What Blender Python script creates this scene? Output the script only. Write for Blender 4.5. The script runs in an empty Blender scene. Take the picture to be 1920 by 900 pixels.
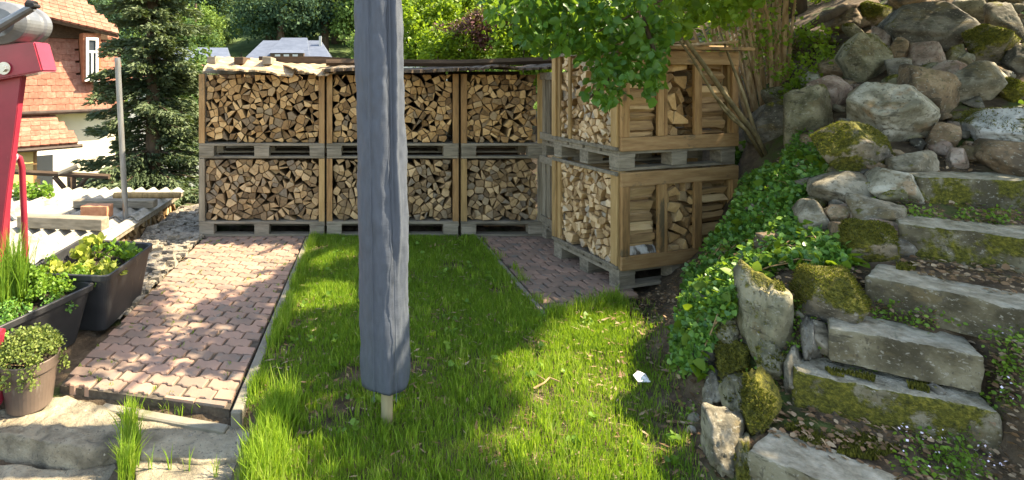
import bpy, bmesh, math, random
import numpy as np
from mathutils import Vector, Matrix, noise as mnoise
SC = bpy.context.scene
C = SC.collection
R = math.radians
random.seed(7)
rng = np.random.default_rng(7)

# ---------------------------------------------------------------- camera, sky, sun, exposure
CX, CY, F, CH = 678.0, 140.0, 965.0, 1.55
cam_d = bpy.data.cameras.new('camera')
cam_d.sensor_width = 36.0
cam_d.lens = 36.0 * F / 1920.0
cam_d.shift_x = (960.0 - CX) / 1920.0
cam_d.shift_y = -(450.0 - CY) / 1920.0
cam_d.clip_start = 0.05
cam_d.clip_end = 3000.0
cam = bpy.data.objects.new('camera', cam_d)
C.objects.link(cam)
cam.location = (0, 0, CH)
cam.rotation_euler = (R(90), 0, 0)
SC.camera = cam

SUN_EL, SUN_AZ = 47.0, 2.0      # azimuth measured from +X towards +Y
world = bpy.data.worlds.new('World')
SC.world = world
world.use_nodes = True
wn = world.node_tree
sky = wn.nodes.new('ShaderNodeTexSky')
sky.sky_type = 'NISHITA'
sky.sun_disc = False
sky.sun_elevation = R(SUN_EL)
sky.sun_rotation = R(90.0 - SUN_AZ)
sky.air_density = 1.0
sky.dust_density = 1.2
sky.ozone_density = 1.0
wn.links.new(sky.outputs[0], wn.nodes['Background'].inputs[0])
wn.nodes['Background'].inputs[1].default_value = 0.15
sun_d = bpy.data.lights.new('sun', 'SUN')
sun_d.energy = 4.3
sun_d.angle = R(0.53)
sun_d.color = (1.0, 0.93, 0.80)
sun = bpy.data.objects.new('sun', sun_d)
C.objects.link(sun)
sdir = Vector((math.cos(R(SUN_EL)) * math.cos(R(SUN_AZ)), math.cos(R(SUN_EL)) * math.sin(R(SUN_AZ)), math.sin(R(SUN_EL))))
sun.rotation_euler = sdir.to_track_quat('Z', 'Y').to_euler()
sun.location = (10, 0, 12)
SC.view_settings.view_transform = 'Standard'
SC.view_settings.look = 'None'
SC.view_settings.gamma = 1.0
SC.view_settings.exposure = 2.05
SC.view_settings.use_white_balance = True
SC.view_settings.white_balance_temperature = 7900

# ---------------------------------------------------------------- helpers
def P(px, py, Y):                       # point seen at px,py at depth Y
    return Vector(((px - CX) * Y / F, Y, CH - (py - CY) * Y / F))

def G(px, py, z=0.0):                   # point seen at px,py on the level z
    Y = (CH - z) * F / (py - CY)
    return Vector(((px - CX) * Y / F, Y, z))

def link(name, me, parent=None, loc=None):
    o = bpy.data.objects.new(name, me)
    C.objects.link(o)
    if parent is not None:
        o.parent = parent
    if loc is not None:
        o.location = loc
    return o

def thing(name, label, cat, loc=(0, 0, 0), rz=0.0, group=None):
    o = bpy.data.objects.new(name, None)
    o.empty_display_size = 0.1
    C.objects.link(o)
    o.location = loc
    o.rotation_euler = (0, 0, rz)
    o['label'] = label
    o['category'] = cat
    if group:
        o['group'] = group
    return o

def tag(o, label, cat, group=None):
    o['label'] = label
    o['category'] = cat
    if group:
        o['group'] = group
    return o

class MB:
    def __init__(s):
        s.v = []; s.f = []; s.m = []
    def add(s, vs, fs, m=0):
        b = len(s.v)
        s.v += [tuple(v) for v in vs]
        s.f += [tuple(b + i for i in f) for f in fs]
        s.m += [m] * len(fs)
    def box(s, x0, x1, y0, y1, z0, z1, m=0, M=None, jit=0.0):
        vs = [Vector((x, y, z)) for z in (z0, z1) for y in (y0, y1) for x in (x0, x1)]
        if jit:
            vs = [v + Vector((random.uniform(-jit, jit), random.uniform(-jit, jit), random.uniform(-jit, jit))) for v in vs]
        if M is not None:
            vs = [M @ v for v in vs]
        s.add(vs, [(0, 2, 3, 1), (4, 5, 7, 6), (0, 1, 5, 4), (2, 6, 7, 3), (0, 4, 6, 2), (1, 3, 7, 5)], m)
    def tube(s, pts, rad, n=8, m=0, cap=True):
        pts = [Vector(p) for p in pts]
        if not hasattr(rad, '__len__'):
            rad = [rad] * len(pts)
        rings = []
        up = None
        for i, p in enumerate(pts):
            d = (pts[min(i + 1, len(pts) - 1)] - pts[max(i - 1, 0)]).normalized()
            if up is None:
                up = d.orthogonal().normalized()
            up = (up - d * up.dot(d)).normalized()
            w = d.cross(up)
            rings.append([p + (up * math.cos(2 * math.pi * k / n) + w * math.sin(2 * math.pi * k / n)) * rad[i] for k in range(n)])
        vs = [v for r in rings for v in r]
        fs = []
        for i in range(len(pts) - 1):
            for k in range(n):
                a = i * n + k; b = i * n + (k + 1) % n
                fs.append((a, b, b + n, a + n))
        if cap:
            fs.append(tuple(range(n - 1, -1, -1)))
            fs.append(tuple((len(pts) - 1) * n + k for k in range(n)))
        s.add(vs, fs, m)
    def lathe(s, prof, n=24, m=0, c=(0, 0, 0)):
        vs = []; fs = []
        for r, z in prof:
            for k in range(n):
                a = 2 * math.pi * k / n
                vs.append((c[0] + r * math.cos(a), c[1] + r * math.sin(a), c[2] + z))
        for i in range(len(prof) - 1):
            for k in range(n):
                a = i * n + k; b = i * n + (k + 1) % n
                fs.append((a, b, b + n, a + n))
        s.add(vs, fs, m)
    def mesh(s, mats, name='mesh', smooth=False):
        me = bpy.data.meshes.new(name)
        me.from_pydata(s.v, [], s.f)
        if not isinstance(mats, (list, tuple)):
            mats = [mats]
        for m in mats:
            me.materials.append(m)
        me.polygons.foreach_set('material_index', s.m)
        if smooth:
            me.polygons.foreach_set('use_smooth', [True] * len(me.polygons))
        me.update()
        return me
    def obj(s, name, mats, parent=None, smooth=False, loc=None, world=False, bevel=0.0):
        me = s.mesh(mats, name, smooth)
        if bevel:
            bm = bmesh.new(); bm.from_mesh(me)
            bmesh.ops.bevel(bm, geom=list(bm.edges), offset=bevel, segments=1, affect='EDGES', profile=0.5)
            bm.to_mesh(me); bm.free()
        o = link(name, me, parent, loc)
        if world and parent is not None:        # mesh given in world coordinates
            unworld(o)
        elif world:
            centre(o)
        return o

def unworld(o):
    p = o.parent
    M = Matrix.LocRotScale(p.location, p.rotation_euler, p.scale)
    o.data.transform(M.inverted())

def centre(o):                          # origin to the base of the mesh
    n = len(o.data.vertices)
    if n == 0:
        return o
    a = np.empty(n * 3, np.float32); o.data.vertices.foreach_get('co', a); a = a.reshape(-1, 3)
    c = Vector((float((a[:, 0].min() + a[:, 0].max()) / 2), float((a[:, 1].min() + a[:, 1].max()) / 2), float(a[:, 2].min())))
    o.data.transform(Matrix.Translation(-c))
    o.location = c
    return o

def rawmesh(name, verts, faces, k, mats, attr=None, uv=None, smooth=False):
    """verts (N,3), faces (M,k), attr: per-vertex float 'v'"""
    me = bpy.data.meshes.new(name)
    N, Mf = len(verts), len(faces)
    me.vertices.add(N)
    me.vertices.foreach_set('co', np.asarray(verts, np.float32).ravel())
    me.loops.add(Mf * k)
    me.loops.foreach_set('vertex_index', np.asarray(faces, np.int32).ravel())
    me.polygons.add(Mf)
    me.polygons.foreach_set('loop_start', np.arange(0, Mf * k, k, dtype=np.int32))
    if smooth:
        me.polygons.foreach_set('use_smooth', np.ones(Mf, bool))
    me.update(calc_edges=True)
    if attr is not None:
        a = me.attributes.new('v', 'FLOAT', 'POINT')
        a.data.foreach_set('value', np.asarray(attr, np.float32))
    if not isinstance(mats, (list, tuple)):
        mats = [mats]
    for m in mats:
        me.materials.append(m)
    return me

# ---------------------------------------------------------------- materials
def _n(nt, t, **kw):
    n = nt.nodes.new(t)
    for k, v in kw.items():
        setattr(n, k, v)
    return n

def math_(nt, op, a, b=None, c=None, clamp=False):
    n = nt.nodes.new('ShaderNodeMath'); n.operation = op; n.use_clamp = clamp
    for i, x in enumerate((a, b, c)):
        if x is None: continue
        if isinstance(x, (int, float)): n.inputs[i].default_value = x
        else: nt.links.new(x, n.inputs[i])
    return n.outputs[0]

def coords(nt, scale, kind):
    if kind == 'pos':
        src = _n(nt, 'ShaderNodeNewGeometry').outputs['Position']
    else:
        src = _n(nt, 'ShaderNodeTexCoord').outputs['Object']
        oi = _n(nt, 'ShaderNodeObjectInfo')
        ad = _n(nt, 'ShaderNodeVectorMath', operation='ADD')
        mu = math_(nt, 'MULTIPLY', oi.outputs['Random'], 37.0)
        nt.links.new(src, ad.inputs[0]); nt.links.new(mu, ad.inputs[1])
        src = ad.outputs[0]
    m = _n(nt, 'ShaderNodeMapping')
    m.inputs['Scale'].default_value = scale if hasattr(scale, '__len__') else (scale,) * 3
    nt.links.new(src, m.inputs['Vector'])
    return m.outputs[0]

def noise_(nt, vec, scale=1.0, detail=4.0, rough=0.55, dist=0.0):
    n = _n(nt, 'ShaderNodeTexNoise')
    n.inputs['Scale'].default_value = scale
    n.inputs['Detail'].default_value = detail
    n.inputs['Roughness'].default_value = rough
    n.inputs['Distortion'].default_value = dist
    nt.links.new(vec, n.inputs['Vector'])
    return n.outputs['Fac']

def ramp_(nt, fac, cols, lo=0.3, hi=0.7, pos=None):
    r = _n(nt, 'ShaderNodeValToRGB')
    e = r.color_ramp.elements
    k = len(cols)
    for i in range(k - 2):
        e.new(0.5)
    for i, c in enumerate(cols):
        e[i].position = pos[i] if pos else lo + (hi - lo) * i / max(1, k - 1)
        e[i].color = (c[0], c[1], c[2], 1)
    nt.links.new(fac, r.inputs[0])
    return r.outputs[0]

def mixc(nt, f, a, b):
    m = _n(nt, 'ShaderNodeMix', data_type='RGBA')
    if isinstance(f, float): m.inputs[0].default_value = f
    else: nt.links.new(f, m.inputs[0])
    for i, x in ((6, a), (7, b)):
        if isinstance(x, tuple): m.inputs[i].default_value = (x[0], x[1], x[2], 1)
        else: nt.links.new(x, m.inputs[i])
    return m.outputs[2]

def mat(name, cols, scale=8.0, rough=0.85, bump=0.3, bscale=None, rnd=0.0, attr=0.0, trans=0.0, kind='pos',
        detail=4.0, metal=0.0, spots=None, moss=None, mosscov=0.5, lo=0.3, hi=0.7, spec=0.3, bdist=0.01, coat=0.0, dist=0.0, grime=None):
    m = bpy.data.materials.new(name); m.use_nodes = True
    nt = m.node_tree; b = nt.nodes['Principled BSDF']
    vec = coords(nt, scale, kind)
    f = noise_(nt, vec, 1.0, detail, 0.6, dist)
    if rnd:
        oi = _n(nt, 'ShaderNodeObjectInfo')
        r2 = math_(nt, 'MULTIPLY_ADD', oi.outputs['Random'], 0.5, 0.25)
        f = math_(nt, 'ADD', math_(nt, 'MULTIPLY', f, 1 - rnd), math_(nt, 'MULTIPLY', r2, rnd))
    if attr:
        at = _n(nt, 'ShaderNodeAttribute', attribute_name='v')
        r2 = math_(nt, 'MULTIPLY_ADD', at.outputs['Fac'], 0.5, 0.25)
        f = math_(nt, 'ADD', math_(nt, 'MULTIPLY', f, 1 - attr), math_(nt, 'MULTIPLY', r2, attr))
    col = ramp_(nt, f, cols, lo, hi)
    if grime:                                  # some whole pieces weathered to this colour
        oi2 = _n(nt, 'ShaderNodeObjectInfo')
        fr2 = math_(nt, 'FRACT', math_(nt, 'MULTIPLY', oi2.outputs['Random'], 7.13))
        k2 = math_(nt, 'MULTIPLY', math_(nt, 'SUBTRACT', fr2, grime[1]), 4.0, clamp=True)
        col = mixc(nt, math_(nt, 'MULTIPLY', k2, .85), col, ramp_(nt, noise_(nt, coords(nt, 50, kind), 1.0, 4.0), [tuple(c * .5 for c in grime[0]), grime[0]], .3, .7))
    if spots:                                  # (colour, scale, threshold)
        for sc_, sc_s, th in [spots] if not isinstance(spots, list) else spots:
            g = noise_(nt, coords(nt, sc_s, kind), 1.0, 5.0, 0.65)
            k = math_(nt, 'MULTIPLY', math_(nt, 'SUBTRACT', g, th), 14.0, clamp=True)
            k = math_(nt, 'MULTIPLY', k, 0.8)
            col = mixc(nt, k, col, sc_)
    hgt = noise_(nt, coords(nt, bscale or scale, kind), 1.0, 6.0, 0.65)
    if moss:
        geo = _n(nt, 'ShaderNodeNewGeometry')
        sx = _n(nt, 'ShaderNodeSeparateXYZ'); nt.links.new(geo.outputs['Normal'], sx.inputs[0])
        g = noise_(nt, coords(nt, 5.0, 'pos'), 1.0, 6.0, 0.7)
        up = math_(nt, 'MULTIPLY', sx.outputs[2], 0.10)
        k = math_(nt, 'ADD', g, up)
        k = math_(nt, 'MULTIPLY', math_(nt, 'SUBTRACT', k, 0.75 - 0.45 * mosscov), 16.0, clamp=True)
        mc = ramp_(nt, noise_(nt, coords(nt, 60.0, 'pos'), 1.0, 3.0, 0.7), moss, 0.3, 0.7)
        col = mixc(nt, k, col, mc)
        hgt = math_(nt, 'ADD', hgt, math_(nt, 'MULTIPLY', k, math_(nt, 'MULTIPLY', noise_(nt, coords(nt, 110.0, 'pos'), 1.0, 2.0), 1.2)))
    nt.links.new(col, b.inputs['Base Color'])
    b.inputs['Roughness'].default_value = rough
    b.inputs['Metallic'].default_value = metal
    b.inputs['Specular IOR Level'].default_value = spec
    if coat:
        b.inputs['Coat Weight'].default_value = coat
    if bump:
        bp = _n(nt, 'ShaderNodeBump')
        bp.inputs['Strength'].default_value = bump
        bp.inputs['Distance'].default_value = bdist
        nt.links.new(hgt, bp.inputs['Height']); nt.links.new(bp.outputs[0], b.inputs['Normal'])
    if trans:
        t = _n(nt, 'ShaderNodeBsdfTranslucent')
        bc = mixc(nt, 0.45, col, (0.35, 0.5, 0.03))
        nt.links.new(bc, t.inputs[0])
        mx = _n(nt, 'ShaderNodeMixShader'); mx.inputs[0].default_value = trans
        nt.links.new(b.outputs[0], mx.inputs[1]); nt.links.new(t.outputs[0], mx.inputs[2])
        nt.links.new(mx.outputs[0], nt.nodes['Material Output'].inputs['Surface'])
    return m

MOSS = [(0.032, 0.034, 0.008), (0.095, 0.093, 0.013), (0.21, 0.185, 0.028)]
M = {}
M['log_end'] = mat('log_end', [(0.14, 0.08, 0.036), (0.33, 0.19, 0.08), (0.53, 0.315, 0.13), (0.70, 0.46, 0.22)], 45, rnd=0.72, grime=((0.25, 0.20, 0.14), 0.76), kind='obj', bump=0.5, bscale=(60, 60, 60), lo=0.3, hi=0.68, bdist=0.004)
M['log_side'] = mat('log_side', [(0.09, 0.06, 0.035), (0.24, 0.15, 0.07), (0.40, 0.25, 0.11)], (14, 60, 14), rnd=0.5, kind='obj', bump=0.6, bdist=0.005)
M['log_end_pale'] = mat('log_end_pale', [(0.26, 0.16, 0.08), (0.46, 0.30, 0.15), (0.66, 0.46, 0.26), (0.76, 0.6, 0.4)], 45, rnd=0.7, grime=((0.42, 0.37, 0.3), 0.7), kind='obj', bump=0.5, bscale=(60, 60, 60), bdist=0.004)
M['log_split'] = mat('log_split', [(0.17, 0.10, 0.05), (0.46, 0.29, 0.135), (0.70, 0.50, 0.27)], (4, 45, 45), rnd=0.55, kind='obj', bump=0.7, bdist=0.005)
M['wood_new'] = mat('wood_new', [(0.17, 0.095, 0.04), (0.33, 0.185, 0.075), (0.46, 0.28, 0.125)], (30, 30, 5), rough=0.75, rnd=0.3, kind='obj', bump=0.35, spots=((0.09, 0.075, 0.045), (7, 7, 3), 0.6), bdist=0.004)
M['wood_beam'] = mat('wood_beam', [(0.17, 0.10, 0.045), (0.31, 0.18, 0.08), (0.42, 0.27, 0.13)], (5, 30, 40), rough=0.75, rnd=0.3, kind='obj', bump=0.35, spots=((0.10, 0.085, 0.055), (4, 7, 7), 0.57), bdist=0.004)
M['wood_grey'] = mat('wood_grey', [(0.11, 0.095, 0.07), (0.24, 0.205, 0.15), (0.36, 0.31, 0.24)], (6, 30, 40), rough=0.9, rnd=0.35, kind='obj', bump=0.4, bdist=0.004)
M['wood_grey_v'] = mat('wood_grey_v', [(0.12, 0.10, 0.07), (0.25, 0.21, 0.15), (0.36, 0.31, 0.23)], (40, 40, 5), rough=0.9, rnd=0.35, kind='obj', bump=0.4, bdist=0.004)
M['wood_tan_v'] = mat('wood_tan_v', [(0.18, 0.12, 0.055), (0.38, 0.24, 0.10), (0.5, 0.33, 0.15)], (40, 40, 5), rough=0.9, rnd=0.4, kind='obj', bump=0.4, bdist=0.004)
M['roof_board'] = mat('roof_board', [(0.2, 0.12, 0.06), (0.42, 0.27, 0.14), (0.6, 0.45, 0.28)], (6, 25, 25), rough=0.9, bump=0.5, rnd=0.3, kind='obj', bdist=0.006)
M['felt'] = mat('felt', [(0.035, 0.025, 0.02), (0.09, 0.065, 0.045), (0.2, 0.15, 0.1)], (6, 9, 9), rough=0.9, bump=0.5, spots=((0.12, 0.11, 0.03), 6, 0.6))
M['paver'] = mat('paver', [(0.19, 0.145, 0.115), (0.31, 0.205, 0.15), (0.42, 0.26, 0.19)], 5, rough=0.9, rnd=0.55, bump=0.5, bscale=90, spots=[((0.19, 0.17, 0.145), 8, 0.56), ((0.10, 0.085, 0.06), 22, 0.66)], bdist=0.003)
M['bedding'] = mat('bedding', [(0.05, 0.04, 0.03), (0.12, 0.10, 0.075)], 30, rough=1.0, bump=0.6)
M['kerb'] = mat('kerb', [(0.17, 0.155, 0.115), (0.27, 0.245, 0.19)], 12, rough=0.95, bump=0.5, bscale=70, spots=((0.12, 0.13, 0.06), 6, 0.58), bdist=0.003)
M['sandstone'] = mat('sandstone', [(0.10, 0.087, 0.062), (0.22, 0.188, 0.132), (0.33, 0.285, 0.2), (0.42, 0.37, 0.27)], 6, rough=0.95, bump=1.0, bscale=28, spots=[((0.11, 0.10, 0.08), (5, 16, 9), 0.58), ((0.09, 0.085, 0.07), 70, 0.58), ((0.55, 0.5, 0.4), 35, 0.66)], bdist=0.02)
M['ground'] = mat('ground', [(0.05, 0.035, 0.022), (0.10, 0.072, 0.045), (0.17, 0.125, 0.08)], 10, rough=1.0, bump=0.8, bscale=40, spots=[((0.26, 0.2, 0.14), 45, 0.64), ((0.05, 0.09, 0.015), 2.5, 0.56)], bdist=0.02)
M['gravel_dirt'] = mat('gravel_dirt', [(0.17, 0.15, 0.12), (0.30, 0.26, 0.2), (0.42, 0.37, 0.29)], 14, rough=1.0, bump=1.0, bscale=60, spots=((0.1, 0.1, 0.06), 8, 0.6), bdist=0.02)
def stone(name, cols, cov, spots=None, sc=7):
    return mat(name, cols, sc, rough=0.92, bump=0.7, bscale=34, moss=MOSS, mosscov=cov, bdist=0.012,
               spots=(spots or []) + [((0.16, 0.125, 0.065), (5, 5, 9), 0.56), ((0.33, 0.31, 0.25), (55, 55, 80), 0.58), ((0.09, 0.078, 0.055), (60, 60, 30), 0.57), ((0.06, 0.053, 0.036), (7, 7, 26), 0.60)], lo=.38, hi=.62)
M['rock_grey'] = stone('rock_grey', [(0.09, 0.08, 0.056), (0.20, 0.178, 0.128), (0.33, 0.30, 0.23)], 0.12)
M['rock_green'] = stone('rock_green', [(0.10, 0.095, 0.055), (0.20, 0.185, 0.115), (0.30, 0.27, 0.175)], 0.35)
M['rock_pale'] = stone('rock_pale', [(0.20, 0.185, 0.13), (0.35, 0.33, 0.255), (0.50, 0.475, 0.39)], 0.0, [((0.20, 0.185, 0.135), 11, 0.57), ((0.30, 0.20, 0.11), 4, 0.58)])
M['rock_brown'] = stone('rock_brown', [(0.10, 0.075, 0.05), (0.22, 0.15, 0.09), (0.33, 0.24, 0.15)], 0.15)
M['rock_red'] = stone('rock_red', [(0.15, 0.10, 0.075), (0.29, 0.205, 0.16), (0.42, 0.34, 0.28)], 0.05)
M['rock_dark'] = stone('rock_dark', [(0.055, 0.05, 0.04), (0.12, 0.11, 0.088), (0.2, 0.185, 0.15)], 0.18)
M['rock_moss'] = stone('rock_moss', [(0.10, 0.09, 0.07), (0.21, 0.18, 0.13), (0.3, 0.25, 0.18)], 0.72)
M['rock_white'] = stone('rock_white', [(0.3, 0.31, 0.3), (0.48, 0.48, 0.46), (0.6, 0.59, 0.56)], 0.42)
M['step_stone'] = stone('step_stone', [(0.12, 0.105, 0.07), (0.25, 0.23, 0.17), (0.43, 0.41, 0.335)], 0.2, [((0.10, 0.085, 0.05), 9, 0.56), ((0.46, 0.45, 0.41), 38, 0.62)], 5)
M['step_mossy'] = stone('step_mossy', [(0.10, 0.09, 0.06), (0.2, 0.18, 0.13), (0.38, 0.36, 0.3)], 0.5, None, 5)
def step_mat(name, top, side, cov):  # fronts darker than tops: shading put into the colour, besides grime and moss
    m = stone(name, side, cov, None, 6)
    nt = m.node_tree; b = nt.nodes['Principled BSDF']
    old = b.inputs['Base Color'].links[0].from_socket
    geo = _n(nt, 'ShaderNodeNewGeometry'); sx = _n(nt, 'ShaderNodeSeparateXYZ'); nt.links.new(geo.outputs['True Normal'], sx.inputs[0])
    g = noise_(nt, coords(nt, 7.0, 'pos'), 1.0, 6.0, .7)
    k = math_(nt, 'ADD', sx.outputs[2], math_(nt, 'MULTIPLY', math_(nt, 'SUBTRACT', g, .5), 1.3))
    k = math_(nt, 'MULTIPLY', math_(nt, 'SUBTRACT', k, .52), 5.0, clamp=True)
    worn = ramp_(nt, noise_(nt, coords(nt, 16, 'pos'), 1.0, 6.0, .7), top, .34, .66)      # tread wear, paled further: light from above painted in
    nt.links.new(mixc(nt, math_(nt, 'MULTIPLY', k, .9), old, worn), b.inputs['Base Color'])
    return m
WORN_SKYLIT = [(0.17, 0.15, 0.105), (0.31, 0.285, 0.215), (0.44, 0.41, 0.33)]  # tread colours: some wear plus painted skylight
M['step_stone'] = step_mat('step_stone', WORN_SKYLIT, [(0.07, 0.06, 0.036), (0.15, 0.13, 0.08), (0.25, 0.225, 0.15)], .16)
M['step_mossy'] = step_mat('step_mossy', WORN_SKYLIT, [(0.08, 0.068, 0.04), (0.16, 0.14, 0.085), (0.27, 0.24, 0.17)], .62)
M['moss'] = mat('moss', MOSS, 30, rough=1.0, attr=0.6, bump=0.0, trans=0.15)
M['mossbody'] = mat('mossbody', MOSS, 50, rough=1.0, bump=1.0, bscale=120, bdist=0.012)
def leafm(name, cols, trans=0.35, rough=0.5, spec=0.35, noise_s=2.0):
    return mat(name, cols, noise_s, rough=rough, attr=0.75, bump=0.0, trans=trans, spec=spec, detail=2.0, lo=0.26, hi=0.74)
M['grass'] = leafm('grass', [(0.045, 0.11, 0.012), (0.115, 0.235, 0.02), (0.26, 0.41, 0.035), (0.47, 0.46, 0.16)], 0.45, 0.6)
M['leaf_tree'] = leafm('leaf_tree', [(0.035, 0.11, 0.018), (0.06, 0.17, 0.024), (0.13, 0.27, 0.03)], 0.4, 0.4)
M['leaf_bright'] = leafm('leaf_bright', [(0.06, 0.13, 0.015), (0.16, 0.27, 0.022), (0.32, 0.42, 0.04)], 0.45, 0.5)
M['leaf_purple'] = leafm('leaf_purple', [(0.035, 0.012, 0.016), (0.10, 0.03, 0.035), (0.19, 0.07, 0.07)], 0.15, 0.5)
M['leaf_ivy'] = leafm('leaf_ivy', [(0.03, 0.09, 0.022), (0.07, 0.19, 0.035), (0.15, 0.31, 0.05), (0.27, 0.43, 0.08)], 0.25, 0.4, 0.5)
M['leaf_herb'] = leafm('leaf_herb', [(0.05, 0.12, 0.015), (0.12, 0.24, 0.025), (0.24, 0.36, 0.05)], 0.35, 0.5)
M['leaf_lettuce'] = leafm('leaf_lettuce', [(0.14, 0.2, 0.03), (0.32, 0.36, 0.06), (0.5, 0.5, 0.12)], 0.35, 0.5)
M['leaf_thyme'] = leafm('leaf_thyme', [(0.05, 0.08, 0.02), (0.14, 0.19, 0.04), (0.28, 0.3, 0.08)], 0.25, 0.6)
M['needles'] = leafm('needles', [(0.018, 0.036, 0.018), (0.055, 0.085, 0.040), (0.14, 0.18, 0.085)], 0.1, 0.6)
M['far_leaf_a'] = leafm('far_leaf_a', [(0.03, 0.07, 0.03), (0.07, 0.13, 0.045), (0.14, 0.21, 0.07)], 0.2, 0.8, 0.1, 0.3)
M['far_leaf_b'] = leafm('far_leaf_b', [(0.07, 0.13, 0.035), (0.15, 0.24, 0.06), (0.26, 0.34, 0.10)], 0.2, 0.8, 0.1, 0.3)
M['far_leaf_c'] = leafm('far_leaf_c', [(0.018, 0.045, 0.03), (0.04, 0.08, 0.045), (0.075, 0.125, 0.065)], 0.1, 0.8, 0.1, 0.3)
M['bark'] = mat('bark', [(0.05, 0.035, 0.022), (0.12, 0.085, 0.055)], (20, 20, 5), rough=0.95, bump=0.7)
M['stem_tan'] = mat('stem_tan', [(0.18, 0.11, 0.05), (0.38, 0.24, 0.12), (0.55, 0.4, 0.24)], (30, 30, 6), rough=0.8, bump=0.5, bdist=0.004)
M['soil'] = mat('soil', [(0.018, 0.013, 0.009), (0.05, 0.036, 0.025)], 40, rough=1.0, bump=0.9)
M['litter'] = leafm('litter', [(0.09, 0.05, 0.025), (0.22, 0.13, 0.07), (0.42, 0.33, 0.22)], 0.1, 0.9)
M['tub'] = mat('tub', [(0.02, 0.021, 0.023), (0.035, 0.036, 0.038)], 10, rough=0.55, bump=0.15, spots=((0.10, 0.09, 0.07), (6, 6, 2), 0.6), spec=0.5)
M['pot'] = mat('pot', [(0.10, 0.072, 0.056), (0.14, 0.102, 0.08)], 8, rough=0.5, bump=0.1, spots=((0.2, 0.17, 0.14), (12, 12, 3), 0.62), spec=0.5)
M['red'] = mat('red', [(0.22, 0.016, 0.034), (0.32, 0.024, 0.048)], 6, rough=0.42, bump=0.08, spots=[((0.16, 0.05, 0.04), 22, 0.66), ((0.45, 0.12, 0.14), (60, 60, 8), 0.67)], spec=0.5, coat=0.3)
M['metal_grey'] = mat('metal_grey', [(0.12, 0.13, 0.14), (0.2, 0.21, 0.22)], 10, rough=0.4, bump=0.05, metal=0.3, spec=0.5)
M['bolt'] = mat('bolt', [(0.45, 0.45, 0.42), (0.6, 0.6, 0.56)], 20, rough=0.35, bump=0.05, metal=0.9)
M['galv'] = mat('galv', [(0.2, 0.205, 0.2), (0.32, 0.325, 0.32)], (20, 20, 4), rough=0.45, bump=0.1, metal=0.6, spots=((0.25, 0.15, 0.08), (10, 10, 3), 0.62))
M['rubber'] = mat('rubber', [(0.012, 0.012, 0.012), (0.025, 0.025, 0.025)], 10, rough=0.6, bump=0.1)
M['cover'] = mat('cover', [(0.060, 0.072, 0.092), (0.088, 0.104, 0.132)], (60, 60, 14), rough=0.6, bump=0.35, bscale=(30, 30, 160), spec=0.4, bdist=0.003, lo=0.2, hi=0.8)
M['roof_tile'] = mat('roof_tile', [(0.17, 0.07, 0.045), (0.285, 0.12, 0.08), (0.37, 0.20, 0.14)], 14, rough=0.9, rnd=0.35, bump=0.4, spots=((0.18, 0.12, 0.08), 8, 0.6), bdist=0.004)
M['plaster'] = mat('plaster', [(0.72, 0.67, 0.5), (0.8, 0.76, 0.6)], 3, rough=0.95, bump=0.15)
M['plaster_yellow'] = mat('plaster_yellow', [(0.55, 0.40, 0.15), (0.66, 0.5, 0.22)], 3, rough=0.95, bump=0.15)
M['white_paint'] = mat('white_paint', [(0.72, 0.72, 0.7), (0.8, 0.8, 0.78)], 5, rough=0.5, bump=0.05)
M['gutter'] = mat('gutter', [(0.05, 0.035, 0.03), (0.1, 0.075, 0.06)], 8, rough=0.5, bump=0.05, metal=0.3)
M['dark_wood'] = mat('dark_wood', [(0.05, 0.032, 0.02), (0.11, 0.072, 0.045)], (5, 30, 30), rough=0.9, bump=0.4)
M['fibre'] = mat('fibre', [(0.23, 0.215, 0.175), (0.36, 0.34, 0.285)], 7, rough=0.95, bump=0.4, spots=[((0.14, 0.135, 0.105), 6, 0.56), ((0.12, 0.12, 0.07), (30, 5, 30), 0.62)])
M['brick'] = mat('brick', [(0.36, 0.15, 0.08), (0.5, 0.25, 0.14)], 20, rough=0.9, bump=0.4)
M['slate'] = mat('slate', [(0.075, 0.095, 0.135), (0.11, 0.135, 0.185)], (1.2, 1.2, 5), rough=0.7, bump=0.1)
M['far_wall'] = mat('far_wall', [(0.42, 0.42, 0.4), (0.5, 0.5, 0.48)], 1, rough=0.9, bump=0)
M['hill_green'] = mat('hill_green', [(0.03, 0.055, 0.02), (0.07, 0.11, 0.03)], 0.2, rough=1.0, bump=0)
M['paper'] = mat('paper', [(0.7, 0.7, 0.7), (0.8, 0.8, 0.8)], 20, rough=0.8, bump=0.1)
M['petal'] = mat('petal', [(0.7, 0.6, 0.72), (0.8, 0.72, 0.8)], 20, rough=0.8, bump=0.0)
mg = bpy.data.materials.new('window_glass'); mg.use_nodes = True
_b = mg.node_tree.nodes['Principled BSDF']
_b.inputs['Base Color'].default_value = (0.05, 0.06, 0.07, 1); _b.inputs['Roughness'].default_value = 0.08; _b.inputs['Specular IOR Level'].default_value = 0.8
M['glass'] = mg

# ---------------------------------------------------------------- terrain
def sm(a):
    a = np.clip(a, 0, 1)
    return a * a * (3 - 2 * a)

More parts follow.
